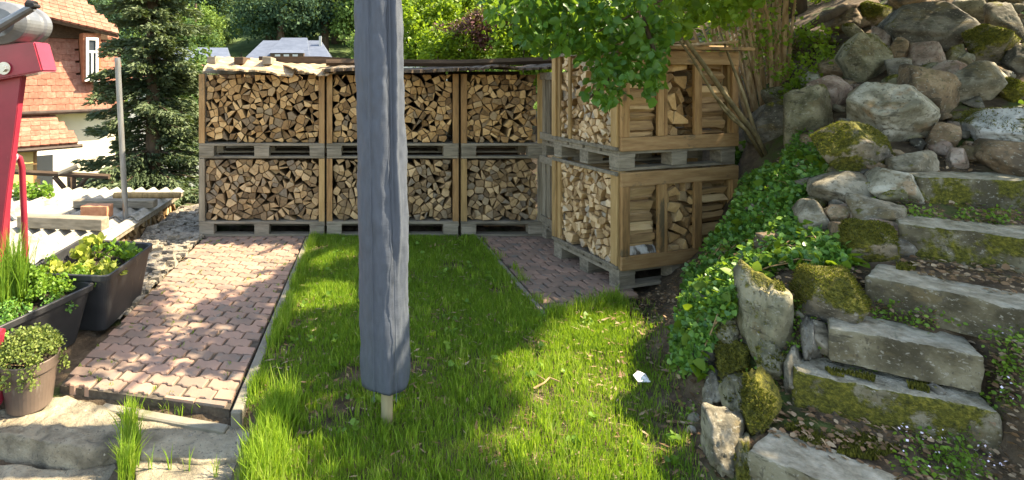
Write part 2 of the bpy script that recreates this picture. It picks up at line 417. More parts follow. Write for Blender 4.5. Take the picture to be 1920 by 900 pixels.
BANK = [  # X, Y, Z control points (soil level, under the rocks)
    (1.15, 1.2, 0), (1.22, 1.97, 0), (1.45, 2.3, 0.02), (1.62, 2.67, 0.02), (1.85, 3.2, 0.0), (2.1, 3.6, 0), (1.6, 3.6, 0), (1.3, 3.0, 0), (1.2, 2.5, 0),
    (2.0, 4.4, 0), (2.6, 4.1, 0.02), (2.9, 4.4, 0.05), (2.5, 5.2, 0), (1.4, 5.0, 0), (2.2, 6, 0),
    (1.45, 1.75, 0.02), (1.40, 1.2, 0.0), (1.75, 1.3, 0.05), (2.2, 1.4, 0.2), (2.6, 1.4, 0.34), (3.2, 1.6, 0.6),
    (1.62, 2.12, 0.20), (1.75, 2.5, 0.48), (1.92, 2.45, 0.53), (2.15, 2.6, 0.60), (1.95, 2.95, 0.34), (2.35, 3.25, 0.38), (2.2, 2.95, 0.55),
    (3.4, 3.0, 1.06),
    (2.45, 2.9, 0.72), (2.7, 3.1, 0.80), (2.7, 3.5, 0.80), (3.0, 3.6, 1.0), (3.1, 4.1, 1.08), (3.3, 3.3, 1.15), (3.9, 3.2, 1.28),
    (3.7, 3.8, 1.45), (4.2, 4.0, 1.70), (4.8, 3.8, 1.75), (4.6, 3.2, 1.5), (4.2, 2.6, 1.2), (3.5, 2.1, 0.85), (2.9, 2.0, 0.62), (2.5, 1.8, 0.42),
    (5.5, 4.2, 2.1), (5.5, 3.0, 1.8), (6.5, 5.5, 2.8), (4.4, 5.2, 1.9), (3.6, 5.2, 1.25), (3.0, 6.0, 0.6), (4.0, 7.0, 1.4), (6, 8, 2.6),
    (8, 4, 3.2), (8, 8, 3.8), (5, 0.5, 1.3), (3, 0.2, 0.4), (8, 0, 2.5), (1.5, 0.0, 0.0), (1.2, 7.0, -0.2), (2.2, 8.5, -0.3), (5.2, 1.8, 1.5), (11, 3, 4.2), (11, 9, 5), (1.0, 4.0, 0), (1.0, 0.6, 0)]
# the flight of steps: front corners seen in the photograph, level, tread, thickness
STEPS = [((1403, 843), (1600, 930), 0.22, 0.17, 0.2, .25), ((1490, 694), (1877, 774), 0.38, 0.17, 0.155, .0), ((1556, 611), (1846, 668), 0.54, 0.13, 0.115, .0),
         ((1618, 512), (1925, 582), 0.70, 0.17, 0.125, .12), ((1683, 418), (1925, 446), 0.86, 0.20, 0.16, .25), ((1724, 331), (1935, 339), 1.02, 0.16, 0.15, .3)]
for fl, fr_, z_, td_, th_, ex_ in STEPS:
    a_ = G(fl[0], fl[1], z_); b_ = G(fr_[0], fr_[1], z_); d_ = (b_ - a_).normalized(); n_ = Vector((-d_.y, d_.x, 0))
    if n_.y < 0: n_ = -n_
    L_ = (b_ - a_).length + ex_
    for t_ in (0.03, 0.35, 0.68, 0.97):
        q = a_ + d_ * (L_ * t_)
        f_ = q - n_ * 0.035; m_ = q + n_ * (td_ * .5); k_ = q + n_ * (td_ + .02)
        BANK += [(f_.x, f_.y, z_ - th_ + .025), (m_.x, m_.y, z_ - .075), (k_.x, k_.y, z_ - .002)]
_B = np.array(BANK, float)
def _phi(d):
    return np.sqrt(d * d + 0.001)
_K = _phi(np.linalg.norm(_B[:, None, :2] - _B[None, :, :2], axis=2))
_W = np.linalg.solve(_K + np.eye(len(_B)) * -0.004, _B[:, 2])
def bank(x, y):
    z = np.zeros_like(x)
    for k in range(len(_B)):
        z += _W[k] * _phi(np.hypot(x - _B[k, 0], y - _B[k, 1]))
    return z

SCL = []
for fl, fr_, z_, td_, th_, ex_ in STEPS:
    a_ = G(fl[0], fl[1], z_); b_ = G(fr_[0], fr_[1], z_); d_ = (b_ - a_).normalized(); n_ = Vector((-d_.y, d_.x, 0))
    if n_.y < 0: n_ = -n_
    SCL.append((a_, d_, n_, (b_ - a_).length + ex_, z_, td_, th_))
def step_clamp(x, y, z):
    for a_, d_, n_, L_, z_, td_, th_ in SCL:
        s = (x - a_.x) * d_.x + (y - a_.y) * d_.y; t = (x - a_.x) * n_.x + (y - a_.y) * n_.y
        ins = (s > -.01) & (s < L_ + .02)
        z = np.where(ins & (t > -.24) & (t <= .02), np.minimum(z, z_ - th_ + .02 + np.clip(-t - .05, 0, .2) * .05), z)
        z = np.where(ins & (t > .02) & (t < td_ - .01), np.minimum(z, z_ - .05), z)
    return z

def H(x, y):
    x = np.asarray(x, float); y = np.asarray(y, float)
    base = np.zeros_like(x)
    drop = np.maximum(sm((-2.14 - x) / 0.12) * sm((y - 3.35) / 0.2), sm((-3.6 - x) / 0.6))
    drop = np.maximum(drop, sm((y - 6.2) / 1.5) * sm((2.6 - x) / 1.2))
    base = -2.3 * drop
    ye = 2.375 + (-0.618 - x) * 0.195
    lawn = -0.085 * sm((ye + .03 - y) / 0.06) * sm((-0.42 - x) / 0.15) * sm((x + 1.95) / .1) - 0.09 * sm((2.30 - y) / .10) * sm((-1.0 - x) / .15)
    base = base + lawn
    wB = sm((x - 1.05) / 0.25) * sm((13 - y) / 4.0) * sm((15 - x) / 3.0) * sm((y + 3) / 2.0)
    bk = bank(x, y)
    near = base * (1 - wB) + (np.maximum(bk, -0.02) - 0.0) * wB
    near = step_clamp(x, y, near)
    yy = y + 0.15 * np.abs(x)
    far = -2.3 - 3.5 * sm((yy - 14) / 15) + 0.30 * np.maximum(0, yy - 45) + 3 * sm((x - 12) / 30) * 1.5
    far = far + 1.2 * np.sin(x * 0.07) * sm((yy - 50) / 30) + 0.9 * np.sin(x * 0.19 + y * 0.11) * sm((yy - 50) / 30)
    w = sm((yy - 11) / 7)
    return near * (1 - w) + far * w

def Hs(x, y):
    return float(H(np.array([x]), np.array([y]))[0])

def axis(a, b, lo, hi, fine, g=1.22):
    xs = list(np.arange(a, b + 1e-6, fine))
    s = fine; v = b
    while v < hi:
        s *= g; v += s; xs.append(v)
    s = fine; v = a
    while v > lo:
        s *= g; v -= s; xs.insert(0, v)
    return np.array(xs)

def grid_mesh(name, xs, ys, zf, m):
    X, Y = np.meshgrid(xs, ys)
    Z = zf(X, Y)
    nx, ny = len(xs), len(ys)
    V = np.stack([X.ravel(), Y.ravel(), Z.ravel()], 1)
    i = np.arange(nx * ny).reshape(ny, nx)
    Fc = np.stack([i[:-1, :-1].ravel(), i[:-1, 1:].ravel(), i[1:, 1:].ravel(), i[1:, :-1].ravel()], 1)
    return rawmesh(name, V, Fc, 4, m, smooth=True)

def ground_z(X, Y):
    Z = H(X, Y)
    n = 0.010 * np.sin(X * 23 + 3 * np.sin(Y * 9)) * np.sin(Y * 19 + 2 * np.sin(X * 11)) + 0.006 * np.sin(X * 51 + Y * 17) * np.sin(Y * 43 - X * 29)
    flat = ((X > -1.62) & (X < -0.5) & (Y > 2.36 + (-0.618 - X) * 0.195)) | ((X > 1.05) & (X < 2.2) & (Y > 3.2) & (Y < 5.2))
    return Z - 0.012 + np.where(flat, -0.035, n)
def green_far(m):
    nt = m.node_tree; b = nt.nodes['Principled BSDF']
    old = b.inputs['Base Color'].links[0].from_socket
    g = _n(nt, 'ShaderNodeNewGeometry'); sx = _n(nt, 'ShaderNodeSeparateXYZ'); nt.links.new(g.outputs['Position'], sx.inputs[0])
    k = math_(nt, 'MULTIPLY', math_(nt, 'SUBTRACT', sx.outputs[1], 9.0), 0.25, clamp=True)
    gc = ramp_(nt, noise_(nt, coords(nt, .35, 'pos'), 1.0, 6.0, .7), [(0.025, 0.045, 0.018), (0.06, 0.10, 0.03), (0.12, 0.16, 0.05)], .3, .7)
    nt.links.new(mixc(nt, k, old, gc), b.inputs['Base Color'])
green_far(M['ground'])
gr = link('ground', grid_mesh('ground', axis(-2.6, 5.2, -400, 500, 0.035, 1.2), axis(1.2, 5.4, -60, 900, 0.035, 1.2), ground_z, M['ground']))
gr['kind'] = 'structure'
# ---------------------------------------------------------------- paving
def paver_profile():
    # zigzag long edge, period L/2 so that half-bond courses interlock
    L = 0.160; a = 0.0065
    out = []
    for k in range(2):
        o = k * L / 2
        out += [(o + 0.009, a), (o + L / 4 - 0.009, a), (o + L / 4 + 0.009, -a), (o + L / 2 - 0.009, -a)]
    return L, out
def paver_mesh(W=0.080, g=0.0028, flip=False):
    L, pr = paver_profile()
    lo = [(-0.0 + 0, 0)] 
    low = [(min(max(x, g), L - g), y) for x, y in pr]
    bot = [(x, y + g) for x, y in low]
    top = [(x, y + W - g) for x, y in low][::-1]
    ring = bot + top
    n = len(ring)
    cx = L / 2; cy = W / 2
    vs = [(x - cx, y - cy, -0.05) for x, y in ring] + [(x - cx, y - cy, -0.004) for x, y in ring]
    ins = []
    for x, y in ring:
        dx = 0.004 if x < cx else -0.004
        dy = 0.004 if y < cy else -0.004
        ins.append((x - cx + dx * (1 if abs(x - cx) > L / 2 - 0.02 else 0.2), y - cy + dy, 0.0))
    vs += ins
    fs = []
    for r in (0, n):
        for k in range(n):
            fs.append((r + k, r + (k + 1) % n, r + n + (k + 1) % n, r + n + k))
    fs.append(tuple(range(2 * n, 3 * n)))
    mb = MB(); mb.add(vs, fs)
    return mb.mesh(M['paver'], 'paver')
PAV = paver_mesh()
def pave(name, poly, ang, origin, label=None, z=0.0):
    """poly: convex footprint (x,y); courses run along ang"""
    base = bpy.data.objects.new(name, None)
    mb = MB()
    n = len(poly)
    vs = [(x, y, z - 0.014) for x, y in poly] + [(x, y, z - 0.12) for x, y in poly]
    mb.add(vs, [tuple(range(n))] + [(k + n, (k + 1) % n + n, (k + 1) % n, k) for k in range(n)])
    base = mb.obj(name, M['bedding'])
    base['kind'] = 'structure'
    ca, sa = math.cos(ang), math.sin(ang)
    def inside(x, y, m=0.0):
        for i in range(n):
            x0, y0 = poly[i]; x1, y1 = poly[(i + 1) % n]
            l = math.hypot(x1 - x0, y1 - y0)
            if ((x1 - x0) * (y - y0) - (y1 - y0) * (x - x0)) / l < m:
                return False
        return True
    L, W = 0.160, 0.080
    for j in range(-40, 40):
        for i in range(-20, 20):
            u = i * L + (j % 2) * L / 2; v = j * W
            x = origin[0] + ca * u - sa * v; y = origin[1] + sa * u + ca * v
            full = all(inside(x + ca * du - sa * dv, y + sa * du + ca * dv, -0.006) for du in (-L / 2 + .004, L / 2 - .004) for dv in (-W / 2, W / 2))
            if full:
                o = link('paver', PAV, base, (x, y, z + random.uniform(-0.004, 0.003)))
                o.rotation_euler = (random.uniform(-.02, .02), random.uniform(-.02, .02), ang + random.uniform(-0.008, 0.008))
            elif inside(x, y, -0.07):
                # cut stone: clip the rectangle with the footprint
                q = [(x + ca * du - sa * dv, y + sa * du + ca * dv) for du, dv in ((-L / 2 + .004, -W / 2 + .004), (L / 2 - .004, -W / 2 + .004), (L / 2 - .004, W / 2 - .004), (-L / 2 + .004, W / 2 - .004))]
                for a in range(n):
                    x0, y0 = poly[a]; x1, y1 = poly[(a + 1) % n]
                    l = math.hypot(x1 - x0, y1 - y0)
                    q = clip(q, lambda p: ((x1 - x0) * (p[1] - y0) - (y1 - y0) * (p[0] - x0)) / l - 0.003)
                    if len(q) < 3: break
                if len(q) >= 3:
                    ar = abs(sum(q[k][0] * q[(k + 1) % len(q)][1] - q[(k + 1) % len(q)][0] * q[k][1] for k in range(len(q)))) / 2
                    if ar > 0.0022:
                        m2 = MB(); k = len(q)
                        cx_ = sum(p[0] for p in q) / k; cy_ = sum(p[1] for p in q) / k
                        m2.add([(p[0] - cx_, p[1] - cy_, -0.05) for p in q] + [(p[0] - cx_, p[1] - cy_, 0) for p in q],
                               [tuple(range(k, 2 * k))] + [(i2, (i2 + 1) % k, (i2 + 1) % k + k, i2 + k) for i2 in range(k)])
                        m2.obj('paver', M['paver'], base, loc=(cx_, cy_, z + random.uniform(-0.003, 0.003)))
    return base
def clip(q, fn):
    out = []
    for k in range(len(q)):
        a, b = q[k], q[(k + 1) % len(q)]
        fa, fb = fn(a), fn(b)
        if fa >= 0: out.append(a)
        if (fa >= 0) != (fb >= 0):
            t = fa / (fa - fb)
            out.append((a[0] + (b[0] - a[0]) * t, a[1] + (b[1] - a[1]) * t))
    return out
pa = G(112, 718); pb = G(430, 762)
ang_p = math.atan2(pb.y - pa.y, pb.x - pa.x)
pave('left_path', [(pa.x, pa.y), (pb.x, pb.y), (-0.535, 4.98), (-1.50, 4.98)], math.atan2(pb.y - pa.y, pb.x - pa.x) * 0.75, (pa.x + 0.1, pa.y + 0.02))
pave('right_path', [(1.215, 3.33), (1.95, 3.62), (2.1, 4.98), (1.14, 4.98)], R(10), (1.5, 3.9))
def kerb(name, p0, p1, w, z0, z1, nseg, side=0.0):
    root = bpy.data.objects.new(name, None); C.objects.link(root)
    root['kind'] = 'structure'
    root.location = ((p0[0] + p1[0]) / 2, (p0[1] + p1[1]) / 2, 0)
    d = Vector((p1[0] - p0[0], p1[1] - p0[1], 0)); L = d.length; a = math.atan2(d.y, d.x)
    root.rotation_euler = (0, 0, a)
    for k in range(nseg):
        mb = MB(); l = L / nseg
        mb.box(-l / 2 + 0.002, l / 2 - 0.002, -w / 2, w / 2, z0, z1)
        o = mb.obj('kerb_stone', M['kerb'], root, bevel=0.006, loc=(-L / 2 + l * (k + .5), 0, random.uniform(-0.004, 0.004)))
        o.rotation_euler.z = random.uniform(-0.004, 0.004)
kerb('kerb', (pb.x + 0.045, pb.y - 0.06), (-0.505, 4.9), 0.05, -0.2, 0.012, 3)
kerb('kerb', (pa.x + 0.26, pa.y - 0.10), (pb.x + 0.01, pb.y - 0.075), 0.05, -0.2, -0.05, 1)
kerb('kerb', (1.185, 3.30), (1.105, 4.9), 0.04, -0.2, 0.012, 2)

# ---------------------------------------------------------------- firewood
def voronoi(W, Hh, s, seed, jit=0.50):
    r = random.Random(seed)
    pts = []
    ny = max(1, round(Hh / (s * 0.88)))
    for j in range(-1, ny + 1):
        nx = max(1, round(W / s))
        for i in range(-1, nx + 1):
            if r.random() < .10: continue
            pts.append(((i + .5 + (j % 2) * .5 - .25 + r.uniform(-jit, jit)) * W / nx, (j + .5 + r.uniform(-jit, jit)) * Hh / ny))
    cells = []
    for i, p in enumerate(pts):
        if not (0 < p[0] < W and 0 < p[1] < Hh): continue
        q = [(0, 0), (W, 0), (W, Hh), (0, Hh)]
        for j, o in enumerate(pts):
            if i == j: continue
            dx, dy = o[0] - p[0], o[1] - p[1]
            d2 = dx * dx + dy * dy
            if d2 > (3.2 * s) ** 2: continue
            mx, my = p[0] + dx / 2, p[1] + dy / 2
            q = clip(q, lambda a: -((a[0] - mx) * dx + (a[1] - my) * dy))
            if len(q) < 3: break
        if len(q) >= 3: cells.append((p, q))
    return cells

def fill_logs(root, O, U, V, N, W, Hh, s, seed, depth=0.3, mats=None, jd=0.018, gap=0.015, hole=0.0):
    """ends lie in the plane O + u*U + v*V, logs run back along N"""
    r = random.Random(seed * 13 + 5)
    mats = mats or [M['log_end'], M['log_side']]
    cells = voronoi(W, Hh, s, seed)
    cells.sort(key=lambda c: -abs(c[1][0][0]))
    if len(cells) > 296: cells = cells[:296]
    for p, q in cells:
        if r.random() < hole: continue
        cx_ = sum(a[0] for a in q) / len(q); cy_ = sum(a[1] for a in q) / len(q)
        # drop corners closer than 8 mm, sometimes cut a corner away so that wedges appear
        q = [a for k, a in enumerate(q) if math.hypot(a[0] - q[k - 1][0], a[1] - q[k - 1][1]) > 0.010]
        if len(q) < 3: continue
        if len(q) > 4 and r.random() < 0.6:
            del q[r.randrange(len(q))]
        if len(q) > 4 and r.random() < 0.45:
            del q[r.randrange(len(q))]
        cx_ = sum(a[0] for a in q) / len(q); cy_ = sum(a[1] for a in q) / len(q)
        k_ = 1 - gap - r.uniform(0, 0.06)
        q = [(cx_ + (a[0] - cx_) * k_, cy_ + (a[1] - cy_) * k_) for a in q]
        n = len(q)
        d0 = r.uniform(-jd, jd)
        if r.random() < .08: d0 += 0.04
        tu, tv = r.uniform(-.16, .16), r.uniform(-.16, .16)
        base = Vector(O) + Vector(U) * cx_ + Vector(V) * cy_ + Vector(N) * d0
        vs = []; 
        for lay in range(3):
            for a in q:
                du, dv = a[0] - cx_, a[1] - cy_
                if lay == 0:
                    w = 0.93; dn = tu * du + tv * dv
                elif lay == 1:
                    w = 1.0; dn = tu * du + tv * dv + 0.004
                else:
                    w = 0.96; dn = depth - d0
                vs.append(Vector(U) * du * w + Vector(V) * dv * w + Vector(N) * dn)
        # slightly uneven broken end
        c0 = Vector(N) * (-0.004 + r.uniform(-0.003, 0.003))
        fs = []
        vs.append(c0); ci = 3 * n
        mb = MB()
        mb.v = [tuple(v) for v in vs]
        for k in range(n):
            mb.f.append((k, (k + 1) % n, ci)); mb.m.append(0)
            for L in (0, n):
                mb.f.append((L + k, L + n + k, L + n + (k + 1) % n, L + (k + 1) % n)); mb.m.append(1)
        me = mb.mesh(mats, 'log')
        bm = bmesh.new(); bm.from_mesh(me); bmesh.ops.recalc_face_normals(bm, faces=bm.faces); bm.to_mesh(me); bm.free()
        link('log', me, root, base)

CRATES = []
def crate(name, label, loc, rz, w, d, hb, hp=0.144, style='open', wood='wood_grey', fresh='wood_new', posts=(1, 1, 1, 1), back=True, front_top=False, nblocks=3):
    t = thing(name, label, 'crate', loc, rz, 'pallet crates of firewood')
    g, gv = M['wood_grey'], M['wood_grey_v']
    # pallet: bottom boards, blocks, deck boards
    bw = 0.145
    ys = [0.0, (d - 0.10) / 2, d - 0.10]
    xs = [0.0, (w - bw) / 2, w - bw] if nblocks == 3 else [0.0, w - bw]
    for y in ys:
        mb = MB(); mb.box(0.001, w - 0.001, y + .003, y + 0.097, 0, 0.020); mb.obj('runner_board', g, t, bevel=0.002)
    for y in ys:
        for x in xs:
            mb = MB(); mb.box(x + .002, x + bw - .002, y, y + 0.10, 0.0205, 0.098, jit=0.002); mb.obj('pallet_block', M['wood_grey'], t, bevel=0.003)
    for x in xs:
        mb = MB(); mb.box(x, x + bw, 0, d, 0.0985, 0.120, jit=.001); mb.obj('stringer_board', g, t)
    nb = max(3, round(d / 0.17)); bd = d / nb
    for k in range(nb):
        mb = MB(); mb.box(0, w, k * bd + (0 if k == 0 else .012), (k + 1) * bd - (0 if k == nb - 1 else 0.012), 0.1205, hp - .001, jit=0.001)
        mb.obj('deck_board', g, t, bevel=0.002)
    # corner posts
    pw = 0.055; pt = 0.024
    zt = hp + hb
    cols = [M['wood_new'], M['wood_grey_v'], M['wood_tan_v']]
    for k, (x, y, sx, sy) in enumerate(((0, 0, 1, 1), (w, 0, -1, 1), (0, d, 1, -1), (w, d, -1, -1))):
        m = cols[posts[k]]
        mb = MB()
        mb.box(min(x, x + sx * pw), max(x, x + sx * pw), min(y, y + sy * pt), max(y, y + sy * pt), hp, zt, jit=.001)
        mb.obj('post', m, t, bevel=0.002)
        mb = MB()
        mb.box(min(x, x + sx * pt), max(x, x + sx * pt), min(y + sy * (pt + .001), y + sy * (pt + .06)), max(y + sy * (pt + .001), y + sy * (pt + .06)), hp, zt, jit=.001)
        mb.obj('post', m, t, bevel=0.002)
    return t, zt

def slat(t, x0, x1, y0, y1, z0, z1, m, name='slat', bev=0.002):
    mb = MB(); mb.box(x0, x1, y0, y1, z0, z1, jit=0.0015)
    return mb.obj(name, m, t, bevel=bev)

def stack_thing(label, loc, rz):
    return thing('firewood_stack', label, 'firewood', loc, rz, 'split firewood filling the crates')

YB = 4.93
colsX = [(-1.56, 1.215), (-0.335, 1.275), (0.955, 0.80)]
lower_h, upper_h = 0.60, 0.665
names_l = ['lower crate at the left end of the back row, standing on the brick path',
           'lower crate in the middle of the back row, half hidden behind the covered parasol',
           'lower narrow crate at the right end of the back row']
names_u = ['upper crate at the left end of the back row, under pale boards',
           'upper crate in the middle of the back row with bright new posts',
           'upper narrow crate at the right end of the back row, under felt']
logs_l = ['dark weathered split logs in the bottom left crate of the back row',
          'grey and tan split logs in the bottom middle crate behind the parasol',
          'split logs in the bottom crate of the inner corner, grey with some tan ends']
logs_u = ['tan split logs in the top left crate under the pale loose boards',
          'tan split logs in the top middle crate, crossed by the parasol',
          'yellowish split logs in the top crate of the inner corner under the felt roof']
PST = [[(1, 2, 1, 1), (0, 0, 1, 1)], [(0, 0, 1, 1), (0, 0, 1, 1)], [(2, 1, 1, 1), (0, 2, 1, 1)]]
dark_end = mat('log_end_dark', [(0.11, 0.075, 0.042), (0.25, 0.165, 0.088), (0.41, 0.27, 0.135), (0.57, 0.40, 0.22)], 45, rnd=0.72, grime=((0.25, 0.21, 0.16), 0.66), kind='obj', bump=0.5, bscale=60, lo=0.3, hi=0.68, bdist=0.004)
for k, (x0, w) in enumerate(colsX):
    d = 0.80
    for lev in (0, 1):
        z0 = 0.0 if lev == 0 else 0.144 + lower_h + 0.004
        hb = lower_h if lev == 0 else upper_h
        t, zt = crate('wooden_crate', (names_l if lev == 0 else names_u)[k], (x0, YB, z0), 0, w - 0.01, d, hb, posts=PST[k][lev], nblocks=2 if k == 2 else 3)
        w2 = w - 0.01
        for q in range(4):      # dark back boards added to shut out light, then side slats
            slat(t, w2 * q / 4 + .001, w2 * (q + 1) / 4 - .001, d + .001, d + 0.022, 0.004, 0.143 + hb, M['dark_wood'])
        slat(t, .002, w2 - .002, d - .05, d - .028, 0.05 + hb, 0.142 + hb + (.03 if lev else 0), M['dark_wood'], 'back_rail')
        for q in range(3):
            slat(t, 0.0255, 0.045, 0.10 + q * .21, 0.27 + q * .21, 0.15, 0.14 + hb, M['wood_grey_v'])
        f = stack_thing((logs_l if lev == 0 else logs_u)[k], (x0, YB, z0), 0)
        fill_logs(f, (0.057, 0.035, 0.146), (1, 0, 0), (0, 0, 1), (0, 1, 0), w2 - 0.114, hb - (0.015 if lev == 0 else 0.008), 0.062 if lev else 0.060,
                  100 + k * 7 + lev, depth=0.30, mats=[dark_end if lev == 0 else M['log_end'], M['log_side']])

# ---------- slatted crates behind the front stack (their left sides face the lawn)
for lev in (0, 1):
    z0 = 0.0 if lev == 0 else 0.144 + 0.64 + 0.004
    hb = 0.64 if lev == 0 else 0.64
    t, zt = crate('wooden_crate', ['lower grey slatted crate between the front stack and the back row', 'upper grey slatted crate between the front stack and the back row'][lev],
                  (1.80, 4.36, z0), R(7.0), 1.2, 0.60, hb, posts=(1, 1, 1, 1))
    for q in range(3):
        y = 0.10 + q * 0.155
        slat(t, -0.002, 0.020, y + .01, y + 0.075, 0.215, 0.144 + hb - .07, M['wood_grey_v'])
    slat(t, -0.024, -0.004, 0.0, 0.60, 0.150, 0.215, M['wood_grey'], 'rail')
    slat(t, -0.024, -0.004, 0.0, 0.60, 0.144 + hb - .07, 0.142 + hb, M['wood_grey'], 'rail')
    slat(t, 0.07, 1.13, 0.0, 0.02, 0.15, 0.22, M['wood_grey'], 'rail')
    slat(t, 0.07, 1.13, 0.0, 0.02, 0.142 + hb - .07, 0.142 + hb, M['wood_grey'], 'rail')
    f = stack_thing(['pale log pieces behind the slats of the lower grey crate', 'pale log pieces behind the slats of the upper grey crate'][lev], (1.80, 4.36, z0), R(7))
    fill_logs(f, (0.04, 0.555, 0.146), (0, -1, 0), (0, 0, 1), (1, 0, 0), 0.51, hb - 0.03, 0.085, 300 + lev, depth=0.6, mats=[M['log_end'], M['log_side']])

# ---------- front stack: two tall crates turned about 16 degrees
FA = R(16.0); FO = (1.850, 3.70)
FW, FD = 1.10, 0.74
z = 0.0
for lev in (0, 1):
    hb = 0.70 if lev == 0 else 0.725
    t, zt = crate('wooden_crate', ['lower front crate with bright new beams, its pallet sunk in the grass edge', 'upper front crate with new beams under the overhanging branches'][lev],
                  (FO[0], FO[1], z), FA, FW, FD, hb, hp=0.150, posts=(2, 2, 2, 2))
    nb = M['wood_new']; bb = M['wood_beam']
    y0, y1 = -0.028, -0.004
    zb = 0.150
    slat(t, 0.0, FW, y0, y1, zb - .005, zb + .095, bb, 'rail', .003)
    slat(t, 0.0, FW, y0, y1, zb + hb - .105, zb + hb - .004, bb, 'rail', .003)
    za, zc = zb + .0955, zb + hb - .1055
    for (xa, xb) in ((0.0, 0.072), (0.325, 0.382), (0.384, 0.412), (0.665, 0.735), (1.04, 1.10)):
        slat(t, xa, xb, y0 + random.uniform(-.002, .002), y1, za, zc, nb if xa != 0.376 else M['wood_tan_v'], 'upright', .003)
    # rails of the open left side
    slat(t, -0.022, -0.003, 0.0, FD, zb - .004, zb + .022, M['wood_grey'], 'rail')
    slat(t, -0.022, -0.003, 0.0, FD, zb + hb - .03, zb + hb - .004, M['wood_grey'], 'rail')
    slat(t, -0.020, -0.002, FD - .05, FD, zb + .024, zb + hb - .032, M['wood_tan_v'])
    slat(t, -0.020, -0.002, 0.0, .02, zb + .024, zb + hb - .032, M['wood_tan_v'])
    if lev == 1:
        slat(t, -0.020, -0.002, 0.50, 0.53, zb + .024, zb + hb - .032, M['wood_tan_v'])
    for q in range(3):
        slat(t, FW - .022, FW - .002, 0.1 + q * .22, 0.19 + q * .22, zb + .0, zb + hb - .0, M['wood_tan_v'])
        slat(t, 0.12 + q * .36, 0.2 + q * .36, FD - .052, FD - .03, zb + .0, zb + hb - .0, M['wood_tan_v'])
    f = stack_thing(['split logs in the lower front crate, stacked lengthwise and endwise, one with white bark', 'split logs in the upper front crate, stacked lengthwise and endwise behind new uprights'][lev], (FO[0], FO[1], z), FA)
    # left face, ends towards the lawn
    fill_logs(f, (0.028, FD - 0.055, zb + .004), (0, -1, 0), (0, 0, 1), (1, 0, 0), FD - 0.09, hb - 0.03, 0.050, 410 + lev, depth=0.31, mats=[M['log_end_pale'], M['log_split']], jd=.022)
    # middle bay, ends towards the front
    fill_logs(f, (0.37, 0.03, zb + .004), (1, 0, 0), (0, 0, 1), (0, 1, 0), 0.31, hb - 0.04, 0.095, 420 + lev, depth=0.55, mats=[M['log_end'], M['log_split']], jd=.03, gap=.08)
    # right bay and left bay: split pieces lying across, seen lengthwise
    rr = random.Random(50 + lev)
    def lying(x0, x1, yc, dy, z0_, h, m=None):
        n = rr.choice((3, 4, 4, 5)); L_ = x1 - x0; ring = []
        for k in range(n):
            a = 2 * math.pi * (k + rr.uniform(-.28, .28)) / n + rr.uniform(0, .3)
            ring.append((dy * math.cos(a) * rr.uniform(.8, 1.1), h / 2 * math.sin(a) * rr.uniform(.85, 1.12)))
        mb = MB(); vs = []; tl = rr.uniform(-.05, .05)
        for s_ in (0, .3, .7, 1):
            sc_ = rr.uniform(.86, 1.06)
            for (a, b) in ring:
                vs.append(((s_ - .5) * L_ + rr.uniform(-.006, .006), a * sc_ + rr.uniform(-.004, .004), b * sc_ + (s_ - .5) * L_ * tl + rr.uniform(-.004, .004)))
        fs = [tuple(range(n - 1, -1, -1)), tuple(range(3 * n, 4 * n))]
        mb.add(vs, fs, 0)
        mb.add([], [])
        for q_ in range(3):
            for k in range(n):
                mb.f.append((q_ * n + k, q_ * n + (k + 1) % n, (q_ + 1) * n + (k + 1) % n, (q_ + 1) * n + k)); mb.m.append(1)
        return mb.obj('log', m or [M['log_end'], M['log_split']], f, loc=((x0 + x1) / 2, yc, z0_ + h / 2))
    for bay, (xa, xb) in enumerate(((0.70, 1.03), (0.068, 0.345))):
        zz = zb + .006; i = 0
        while zz < zb + hb - .045:
            h = min(rr.uniform(0.045, 0.115), zb + hb - .01 - zz)
            if bay == 1 and lev == 0 and i == 0:
                h = 0.15; mb = MB()
                mb.tube([(-0.135, 0, 0), (-.05, .004, 0), (0.05, -.003, .003), (0.13, 0, 0)], [.070, .075, .072, .068], 12, 1)
                o = mb.obj('log', [M['log_end'], mat('birch_bark', [(0.10, 0.08, 0.06), (0.42, 0.40, 0.36), (0.56, 0.54, 0.5)], (14, 6, 6), bump=0.5, lo=.38, hi=.52)], f, loc=(0.206, 0.07, zz + h / 2))
                o['label'] = 'round log with white flaking birch bark'
            else:
                lying(xa - rr.uniform(0, .012), xb - rr.uniform(0, .03), 0.045 + rr.uniform(-.012, .02), .045, zz, h * 1.04)
                if bay == 0: lying(xa, xb - .02, 0.15, .06, zz, h * 1.05); lying(xa, xb - .02, 0.29, .08, zz, h * 1.05)
            zz += h; i += 1
    z += zb + hb + .004
FZ = z

